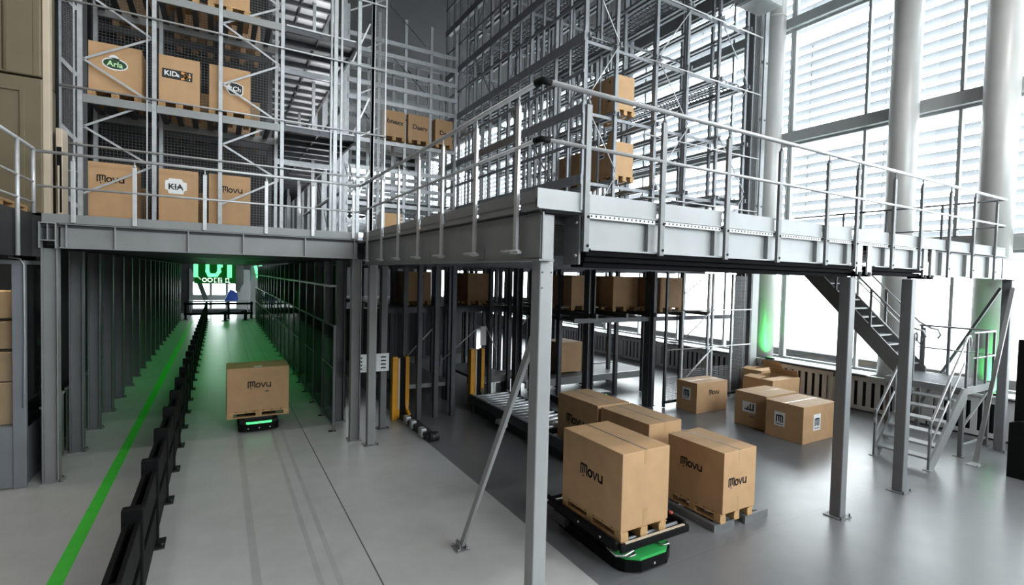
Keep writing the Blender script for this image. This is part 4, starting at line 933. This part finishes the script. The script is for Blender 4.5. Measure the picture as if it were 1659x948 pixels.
# ================================================================== MIDDLE AISLE RACK (decks seen from below)
r = thing('deck_rack', 'tall rack of stacked grating decks receding beside the stickered boxes', 'pallet rack', (2, Y0, 3.92))
my = [Y0 + 1.35 * i for i in range(11)]
for i, y in enumerate(my):
    for x in ((2.1, 2.58, 2.88) if i % 2 == 0 else (2.3, 2.58)):
        part('upright', MB().chan(x, y + (.2 if i else 0), 3.93, 13.3, .075, .06), 'galv', r)
for z in (6.22, 8.2, 10.2, 12.1):
    d = part('deck', MB().box(1.15, 2.5, Y0, 25.5, z, z + .03), 'deckp', r)
    mb = MB()
    for i in range(24): mb.box(1.15, 2.5, Y0 + .02 + i * .6, Y0 + .09 + i * .6, z - .1, z)
    part('cross_joists', mb, 'galv_d', d)
    part('edge_beam', MB().box(2.5, 2.55, Y0, 25.5, z - .12, z + .03), 'galv_d', d); part('edge_beam', MB().box(1.11, 1.15, Y0, 25.5, z - .12, z + .03), 'galv_d', d)
    part('middle_bar', MB().box(1.78, 1.82, Y0, 25.5, z - .05, z), 'galv_d', d)
for z in (5.8, 7.85): part('front_beam', MB().box(1.12, 2.5, Y0 + 1.3, Y0 + 1.34, z - .12, z), 'galv', r)
for i in range(8):
    y = my[i] + .2; part('diagonal', MB().bar((2.7, y, 4.6 + (i % 3)), (2.7, y + 1.3, 6.0 + (i % 3)), .02, .03), 'galv', r)
for k in range(5): part('front_diagonal', MB().bar((2.45, Y0 + .05, 4.6 + k * 1.6), (2.82, Y0 + .05, 5.5 + k * 1.6), .012, .03), 'rail', r)
part('corner_post', MB().box(2.84, 2.9, Y0 - .03, Y0 + .03, 3.93, 13.3), 'galv', r); part('corner_post', MB().box(3.14, 3.17, Y0 - .02, Y0 + .02, 3.93, 13.3), 'galv', r)
part('corner_mesh', wires(2.9, 3.14, 3.95, 12.5, Y0, .03, .004), 'mesh', r)
part('fluted_post', MB().box(2.2, 2.24, Y0 - .02, Y0 + .02, 3.93, 13.3).box(2.0, 2.03, Y0 - .02, Y0 + .02, 3.93, 13.3), 'galv', r)

for lab, z in (('added strip lamp brightening the lowest grating deck right of the stickered boxes', 5.2), ('added strip lamp brightening the second grating deck right of the stickered boxes', 7.2), ('added strip lamp brightening the third grating deck right of the stickered boxes', 9.2)):
    t = thing('added_aisle_lamp', lab, 'lamp', (2.5, 15, z), 'added strip lamps under the decks')  # strip lamps added to brighten the deck undersides
    part('housing', MB().box(2.48, 2.53, 12.6, 18.6, z - .03, z + .03), 'steel_l', t); part('diffuser', MB().box(2.485, 2.525, 12.6, 18.6, z + .03, z + .036), 'lampw', t)
    for y in (12.75, 15.45, 18.15): part('bracket', MB().box(2.52, 2.56, y - .02, y + .02, z - .01, z + .01), 'galv', t)
    area('lamp_light', (2.45, 15.6, z + .05), (0, math.radians(140), 0), .05, 6.0, 70, (1, 1, 1), t)

# ================================================================== BACK RACK with the three logo boxes
r = thing('back_rack', 'rack with many cross beams at the back of the recess holding three printed boxes', 'pallet rack', (5, 16, 3.92))
BXs = (3.35, 4.3, 5.15, 6.01, 6.9)
for y in (16, 17.3, 18.6, 19.9):
    for x in BXs: part('upright', MB().chan(x, y, 3.93, 11.4 if y < 16.5 else 10.6, .09, .07), 'galv', r)
for y in (16, 17.3, 18.6, 19.9):
    for z in (4.4, 4.95, 5.5, 6.05, 6.6, 7.46, 8.7, 9.2, 9.7, 10.2, 10.6): part('beam', MB().box(3.35, 6.9, y - .085, y - .04, z - .12, z), 'galv', r)
for z in (8.75, 10.3):
    mb = MB()
    for i in range(9): mb.bar((3.35 + i * .4, 16.6, z - .5), (3.35 + i * .4 + (.2 if i % 2 else -.2), 17.1, z), .03, .03)
    part('truss_bars', mb, 'galv_d', r)
for k in range(6): part('diagonal', MB().bar((3.4, 15.95, 4.7 + k * 1.3), (4.5, 15.95, 5.35 + k * 1.3), .012, .04), 'rail', r)
for k in range(5): part('rod', MB().bar((5.8, 15.95, 4.7 + k * 1.5), (4.6, 15.95, 5.7 + k * 1.5), .012, .03), 'galv_d', r)
for z in (5.6,): part('deck', MB().box(3.4, 6.85, 16.1, 19.8, z, z + .02), 'deckp', r)
def back_box(x0, x1, txt, lab, plab, ty=0):
    pallet(x1 - x0, .8, ((x0 + x1) / 2, 16.15, 7.47), plab, 'pallets on the back rack', detail=False)
    b = carton(x0, x1, 15.8, 16.5, 7.607, 8.4, lab, 'three printed boxes on the back rack')
    mb = MB(); font_mesh(mb, txt, .21, face_frame('front', (x0 + .14, 15.799, 7.95 + ty), -.05)); strokes(mb, face_frame('front', (x0 + .14, 15.798, 7.99 + ty), -.05), [[(.03, .0), (.03, .1)], [(.2, .0), (.34, .0)]], .025); part('printed_word', mb, 'ink', b); return b
back_box(4.37, 5.1, 'onexx', 'left printed cardboard box of three on the back rack shelf', 'pallet under the left printed box on the back rack', .06)
back_box(5.2, 5.9, 'Dasrv', 'middle printed cardboard box of three on the back rack shelf', 'pallet under the middle printed box on the back rack')
back_box(6.12, 6.72, 'Desrn', 'right printed cardboard box of three on the back rack shelf', 'pallet under the right printed box on the back rack', -.05)
carton(3.4, 3.85, 12.1, 12.7, 3.93, 4.75, 'small cardboard box on the deck behind the walkway side railing')
solo('orange_carton', MB().box(4.3, 4.42, 12.3, 12.6, 3.93, 4.5, .01), 'orange', 'slim orange carton on the deck behind the walkway side railing', 'carton', (4.36, 12.4, 3.93))

# ================================================================== LANE RACK (right block)
r = RR = thing('lane_rack', 'large lattice of shuttle lane racking on the mezzanine before the windows', 'pallet rack', (9.5, 9.2, 3.92))
RZ0 = (4.12, 5.62, 7.2, 8.8, 10.4, 12.0)
RX = (7.1, 8.02, 9.3, 10.4, 11.6, 12.75); RY = [9.2 + 1.15 * i for i in range(8)]
for x in (7.1, 8.02):
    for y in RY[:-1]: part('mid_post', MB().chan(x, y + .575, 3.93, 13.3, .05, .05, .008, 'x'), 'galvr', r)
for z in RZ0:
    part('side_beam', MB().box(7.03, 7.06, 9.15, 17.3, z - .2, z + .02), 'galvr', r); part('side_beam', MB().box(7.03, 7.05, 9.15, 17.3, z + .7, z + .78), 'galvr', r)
for i, y in enumerate(RY):
    for x in RX:
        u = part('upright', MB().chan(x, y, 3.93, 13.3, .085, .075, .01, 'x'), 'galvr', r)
RZ = (4.12, 5.62, 7.2, 8.8, 10.4, 12.0)
for z in RZ:
    for x in RX:
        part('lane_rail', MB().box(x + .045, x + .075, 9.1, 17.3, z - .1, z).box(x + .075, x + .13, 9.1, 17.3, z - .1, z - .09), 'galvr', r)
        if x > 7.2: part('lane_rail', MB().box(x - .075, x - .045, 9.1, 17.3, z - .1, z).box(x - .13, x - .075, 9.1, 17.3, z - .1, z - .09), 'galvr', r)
mbs = []
cnt = 0
for z in RZ:
    for y in (RY[0], RY[2], RY[4], RY[6]):
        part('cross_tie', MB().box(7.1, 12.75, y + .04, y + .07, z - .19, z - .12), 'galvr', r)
for i in range(6):
    z = 4.3 + 1.5 * i
    for (a, b, s) in ((11.6, 12.75, 1), (9.3, 10.4, -1), (7.1, 8.02, 1)):
        p, q = (a, b) if (s > 0) ^ (i % 2) else (b, a)
        part('diagonal', MB().cyl((p, 9.12, z), (q, 9.12, z + 1.4), .014, 8), 'rail', r)
for i in range(5):
    y = RY[i]; z = 4.4 + 1.1 * i
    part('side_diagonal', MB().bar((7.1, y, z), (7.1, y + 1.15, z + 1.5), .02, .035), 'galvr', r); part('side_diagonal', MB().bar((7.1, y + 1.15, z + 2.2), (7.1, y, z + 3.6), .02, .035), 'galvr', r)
for z in (5.3, 6.8, 8.6, 10.2): part('front_tube', MB().tube([(8.8, 9.08, z), (13.4, 9.08, z)], .018, 8), 'rail', r)
def grating(x0, x1, y0, y1, z):
    mb = MB()
    k = int((y1 - y0) / .12)
    for i in range(k): mb.box(x0, x1, y0 + i * .12, y0 + i * .12 + .03, z, z + .025)
    for i in range(6): mb.box(x0 + (x1 - x0) * i / 5 - .01, x0 + (x1 - x0) * i / 5 + .01, y0, y1, z - .03, z)
    return mb
for (a, b, z) in ((11.75, 12.62, 5.62), (11.75, 12.62, 8.8), (7.24, 7.9, 8.8), (7.24, 7.9, 10.4), (9.45, 10.25, 10.4)):
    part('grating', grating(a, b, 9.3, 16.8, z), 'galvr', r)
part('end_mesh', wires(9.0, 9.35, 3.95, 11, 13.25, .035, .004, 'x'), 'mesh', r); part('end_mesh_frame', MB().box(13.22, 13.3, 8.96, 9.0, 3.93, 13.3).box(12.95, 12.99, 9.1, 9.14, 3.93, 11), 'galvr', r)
part('end_mesh', wires(12.99, 13.25, 3.95, 11, 9.1, .035, .004), 'mesh', r)
def lane_box(x0, x1, y, z, lab, plab, d=1.0):
    pallet(x1 - x0 + .04, d, ((x0 + x1) / 2, y + d / 2, z), plab, 'pallets in the lane rack', detail=False)
    return carton(x0, x1, y + .03, y + d - .03, z + .137, z + .93, lab, 'boxes in the lane rack')
b = lane_box(8.12, 8.68, 9.22, 5.63, 'cardboard box with a small white label on the lower upper-deck lane behind the front railing', 'pallet under the white-labelled box in the lane rack')
mx = face_frame('left', (8.119, 9.95, 6.2)); st = part('paper_label', poly(MB(), mx, [(0, 0), (.3, .02), (.3, .14), (0, .12)], .001), 'white', b, label='small white label'); mb = MB(); strokes(mb, mx @ Matrix.Translation((0, 0, .001)), [[(.05, .07), (.1, .07)], [(.14, .08), (.24, .08)]], .04, .001); part('printed_word', mb, 'ink', st)
part('torn_flap', MB().prism([(9.3, 6.55), (9.6, 6.55), (9.5, 6.8), (9.38, 6.9)], 'x', 8.13, 8.14), 'card', b)
b = lane_box(8.12, 8.68, 9.25, 7.21, 'cardboard box with dark hand holes on the lane behind the corner of the front railing', 'pallet under the holed box in the lane rack')
mb = MB()
for (u, v, w, h) in ((9.95, 7.9, .1, .05), (9.7, 7.7, .06, .06), (9.5, 8.0, .05, .05), (9.45, 7.55, .12, .05)): mb.box(8.117, 8.122, u, u + w, v, v + h)
part('hand_holes', mb, 'seam', b)
lane_box(8.12, 8.68, 10.6, 5.63, 'cardboard box behind the white-labelled one in the lane rack', 'second pallet back in the white-labelled lane')
# shuttle vehicles
def shuttle(x, y, z, lab, led='greenled'):
    r = thing('shuttle_vehicle', lab, 'shuttle', (x, y, z), 'shuttle vehicles in the racks')
    part('body', MB().box(x - .4, x + .4, y - .35, y + .35, z + .04, z + .16, .02), 'blackm', r); part('top_plate', MB().box(x - .36, x + .36, y - .3, y + .3, z + .16, z + .18, .004), 'galvr', r)
    part('indicator', MB().box(x - .2, x + .2, y - .362, y - .35, z + .08, z + .13), led, r)
    for i in (-1, 1):
        for j in (-1, 1): part('wheel', MB().cyl((x + i * .4, y + j * .25, z + .05), (x + i * .44, y + j * .25, z + .05), .05, 10), 'blackm', r)
shuttle(8.65, 9.6, 4.12, 'low shuttle vehicle on the lane just above the walkway kickplate', 'orange')

# ================================================================== GROUND FLOOR RACK
r = thing('ground_rack', 'dark steel uprights and lane rails of the ground floor racking under the mezzanine', 'pallet rack', (7.5, 11, 0))
GX = (3.9, 4.3, 4.72, 5.1, 5.5, 6.3, 6.9, 7.3, 7.75, 8.2, 8.7, 9.7, 10.75); GY = (10.8, 12.2, 13.7, 15.2, 16.8, 18.6)
for iy, y in enumerate(GY):
    for ix, x in enumerate(GX):
        if (iy == 0 and ix in (3, 4, 5, 9)) or (iy in (1, 3) and ix in (1, 4, 7)): continue
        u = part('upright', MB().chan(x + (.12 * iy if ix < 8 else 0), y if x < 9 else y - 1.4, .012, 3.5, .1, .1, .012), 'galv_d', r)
for x in (7.75, 8.7, 9.7, 10.75, 11.7):
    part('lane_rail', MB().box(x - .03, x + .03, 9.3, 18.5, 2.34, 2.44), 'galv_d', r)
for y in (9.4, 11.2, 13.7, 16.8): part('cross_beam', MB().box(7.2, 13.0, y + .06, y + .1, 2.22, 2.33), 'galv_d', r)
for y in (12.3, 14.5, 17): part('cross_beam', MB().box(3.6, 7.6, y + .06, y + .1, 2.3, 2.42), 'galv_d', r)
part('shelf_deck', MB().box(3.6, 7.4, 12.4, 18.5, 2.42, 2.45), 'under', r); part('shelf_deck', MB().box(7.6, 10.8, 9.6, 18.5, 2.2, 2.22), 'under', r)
for (a, b) in (((4.0, 12.1, 1.2), (4.7, 12.1, 1.9)), ((5.0, 12.1, 1.1), (6.0, 12.1, 1.9)), ((6.2, 12.1, 2.0), (6.6, 12.1, 1.2)), ((7.4, 12.1, 1.1), (7.1, 12.1, 1.6)), ((7.1, 12.1, 1.6), (7.6, 12.1, 2.2))): part('diagonal', MB().cyl(a, b, .015, 8), 'rail', r)
# thick black H columns right
for x, y, lab in ((9.72, 9.55, 'black H-column at the front right corner of the ground floor rack'), (7.75, 9.6, 'dark H-column of the ground floor rack behind the conveyor boxes'), (6.75, 11.3, 'dark H-column of the ground floor rack left of the roller conveyor end'), (13.45, 9.62, 'dark H-column by the rack end mesh at the window side')):
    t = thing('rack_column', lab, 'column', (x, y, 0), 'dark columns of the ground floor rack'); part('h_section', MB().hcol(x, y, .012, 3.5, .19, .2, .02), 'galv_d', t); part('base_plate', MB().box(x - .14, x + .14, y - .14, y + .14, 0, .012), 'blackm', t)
# slim front frame with white tubes and mesh
r = thing('window_side_frame', 'light frame of thin tubes and diagonals before the window at the ground floor rack end', 'frame', (11.6, 9.2, 0))
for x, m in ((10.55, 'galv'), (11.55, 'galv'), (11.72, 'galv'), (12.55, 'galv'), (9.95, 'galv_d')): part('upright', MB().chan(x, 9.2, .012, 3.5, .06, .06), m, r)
for z in (1.5, 2.5): part('tube', MB().tube([(9.9, 9.12, z), (13.3, 9.12, z)], .016, 8), 'rail', r)
part('diagonal', MB().cyl((10.55, 9.15, .62), (11.65, 9.15, 1.42), .018, 8), 'rail', r); part('diagonal', MB().cyl((10.55, 9.15, 1.75), (11.65, 9.15, 2.5), .014, 8), 'rail', r); part('diagonal', MB().cyl((10.55, 9.15, 2.95), (11.4, 9.15, 3.45), .014, 8), 'rail', r)
part('bottom_beam', MB().box(9.9, 13.2, 9.17, 9.22, .1, .17), 'galv_d', r)
part('corner_mesh', wires(12.6, 13.2, .15, 3.45, 9.2, .04, .004), 'mesh', r)
part('low_mesh', wires(10.6, 12.6, .15, .95, 9.24, .05, .004), 'mesh', r); part('low_mesh', wires(9.95, 10.5, .15, .75, 9.24, .04, .004), 'mesh', r)
# boxes on the ground floor lanes
for i, (x0, x1, y, lab) in enumerate(((9.86, 10.66, 9.35, 'cardboard box at the lane front beside the window frame under the mezzanine'), (8.75, 9.6, 9.9, 'shadowed cardboard box left of the lane-front box under the mezzanine'), (7.8, 8.62, 10.4, 'second shadowed box left of the lane-front box'), (9.78, 10.66, 10.5, 'cardboard box behind the lane-front box under the mezzanine'), (4.3, 5.0, 13, 'shadowed box on the shelf above the yellow lift mast'), (6.1, 6.9, 13, 'shadowed box on the shelf left of the corner column'))):
    pallet(round(x1 - x0, 2), 1.0, ((x0 + x1) / 2, y + .5, 2.45), 'pallet under the ' + lab.replace('cardboard ', '').replace('shadowed ', 'dim ').replace(' under the mezzanine', ''), 'pallets on the ground floor lanes', detail=False)
    carton(x0, x1, y, y + .95, 2.587, 3.36, lab, 'boxes on the ground floor lanes')
carton(8.75, 9.6, 12.2, 13.1, .45, 1.35, 'cardboard box standing low on a conveyor inside the ground floor rack')
r = thing('belt_conveyor', 'pale grey conveyor frame crossing the ground floor rack behind the columns', 'conveyor', (9, 11.9, 0))
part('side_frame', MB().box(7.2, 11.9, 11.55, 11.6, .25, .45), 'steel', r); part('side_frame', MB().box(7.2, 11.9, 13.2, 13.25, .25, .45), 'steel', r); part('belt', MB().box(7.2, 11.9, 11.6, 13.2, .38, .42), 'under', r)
for x in (7.4, 9.5, 11.7):
    for y in (11.57, 13.22): part('leg', MB().box(x - .04, x + .04, y - .03, y + .03, 0, .25), 'galv_d', r)
r = thing('transfer_table', 'dark flat transfer table between the two yellow masts', 'table', (4.6, 12.7, 0))
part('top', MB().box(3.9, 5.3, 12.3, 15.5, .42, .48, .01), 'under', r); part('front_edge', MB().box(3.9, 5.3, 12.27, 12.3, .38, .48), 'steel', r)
for x in (4.0, 5.2):
    for y in (12.4, 15.3): part('leg', MB().box(x - .05, x + .05, y - .05, y + .05, 0, .42), 'galv_d', r)
r = thing('transfer_table', 'dark flat transfer table right of the second yellow mast', 'table', (6.6, 12.6, 0))
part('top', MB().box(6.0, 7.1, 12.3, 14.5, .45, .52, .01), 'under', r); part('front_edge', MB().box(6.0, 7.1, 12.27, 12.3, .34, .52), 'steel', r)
for x in (6.1, 7.0):
    for y in (12.4, 14.3): part('leg', MB().box(x - .05, x + .05, y - .05, y + .05, 0, .45), 'galv_d', r)
shuttle(8.0, 10.75, .0, 'shuttle vehicle with orange light on the floor behind the conveyor boxes', 'orange')
shuttle(9.0, 10.9, .42 - .42, 'shuttle vehicle with green light on the floor near the black corner column')

# yellow lift masts
def lift(x, y, lab):
    r = thing('yellow_lift', lab, 'pallet lift', (x, y, 0), 'yellow pallet lifts')
    part('mast_channel', MB().box(x - .17, x - .05, y - .03, y + .12, .0, 1.43, .006).box(x - .05, x + .0, y - .03, y - .01, .05, 1.4), 'yellow', r)
    part('mast_channel', MB().box(x + .13, x + .22, y - .03, y + .12, .3, 1.43, .006), 'yellow', r)
    part('face_strip', MB().box(x - .045, x - .005, y - .04, y - .03, .25, 1.4), 'beige_l', r, 'pale reflective strip')
    part('core', MB().box(x, x + .13, y, y + .14, .1, 1.4), 'black', r)
    part('slant_foot', MB().prism([(y - .03, .42), (y + .12, .42), (y + .05, .1), (y - .3, .05), (y - .3, .12), (y - .06, .25)], 'x', x + .14, x + .2), 'yellow' if x < 5 else 'blackm', r)
    part('outrigger', MB().box(x + .02, x + .22, y - 1.75, y, .05, .15, .02), 'blackm', r)
    for j, (a, b) in enumerate(((.35, .55), (.75, .9), (1.3, 1.5))): part('wheel_block', MB().box(x - .02, x + .1, y - b, y - a, .02, .2, .02), 'galv', r)
    part('tip', MB().cyl((x + .05, y - 1.72, .1), (x + .24, y - 1.72, .1), .1, 14), 'blackm', r)
    return r
lift(3.52, 11.0, 'yellow pallet lift mast nearest the tunnel, grey wheel blocks in front')
lift(5.68, 11.5, 'yellow pallet lift mast beside the roller conveyor')
# warning sheet on second mast
solo('notice_sheet', MB().box(5.98, 6.15, 11.9, 11.905, 1.45, 1.95), 'white', 'small white and red notice sheet above the second yellow mast', 'notice', (6.06, 11.9, 1.45))
# white sign panel
r = thing('notice_board', 'white printed notice board behind the square column right of the tunnel', 'sign', (2.82, 10.43, 1.25))
part('panel', MB().box(2.5, 3.1, 10.42, 10.435, 1.25, 1.62, .002), 'white', r)
mx = face_frame('front', (2.5, 10.419, 1.25)); mb = MB()
L, _ = movu_lines(.035); strokes(mb, mx @ Matrix.Translation((.16, .22, 0)), L, .009, .001)
for i in range(4): strokes(mb, mx, [[(.44, .07 + i * .075), (.47, .075 + i * .075)], [(.49, .07 + i * .075), (.52, .07 + i * .075)], [(.02, .07 + i * .075), (.03, .07 + i * .075)]], .03, .001)
for i in range(4): strokes(mb, mx, [[(.05, .04 + i * .03), (.25, .04 + i * .03)]], .004, .001)
part('printing', mb, 'ink', r); part('bracket', MB().box(2.97, 3.05, 10.435, 10.5, 1.35, 1.5), 'steel', r)

# green floor uplights by the round columns
for lab, x, y in (('small green uplight on the sill beside the round column at the rack', 14.62, 9.35), ('small green uplight on the sill beside the round column at the landing', 14.62, 4.1)):
    r = thing('green_uplight', lab, 'lamp', (x, y, .95)); part('housing', MB().box(x - .05, x + .05, y - .15, y + .1, .95, 1.0, .006), 'blackm', r); part('lens', MB().box(x - .04, x + .04, y - .13, y + .08, 1.0, 1.005), 'greentube', r)
    area('lamp_light', (x, y, 1.02), (PI, 0, 0), .1, .2, 7, (.05, 1, .15), r, spread=110)

# unseen high-bay lamps added to light the open hall and front faces
for i, (x, y) in enumerate(((-3, 1), (2, 1), (7, 1), (12, 1), (-3, 6.5), (.5, 6.5), (-3, -4), (3, -4), (9, -4))):
    r = thing('added_bay_lamp', f'added unseen high-bay ceiling lamp, {ORD[i]} of those over the open hall', 'lamp', (x, y, 12.3), 'added high-bay lamps over the open hall')
    part('housing', MB().box(x - .75, x + .75, y - .16, y + .16, 12.32, 12.42, .01), 'steel_l', r); part('diffuser', MB().box(x - .7, x + .7, y - .13, y + .13, 12.3, 12.32), 'lampw', r)
    for q in (-.6, .6): part('cable', MB().cyl((x + q, y, 12.42), (x + q, y, 13.4), .008, 6), 'blackm', r)
    area('lamp_light', (x, y, 12.28), (0, 0, 0), 1.4, .26, FILL_LAMP_W * (.85 if x < 1 else 1.0 if x < 5 else 1.7), (1, .97, .93), r)
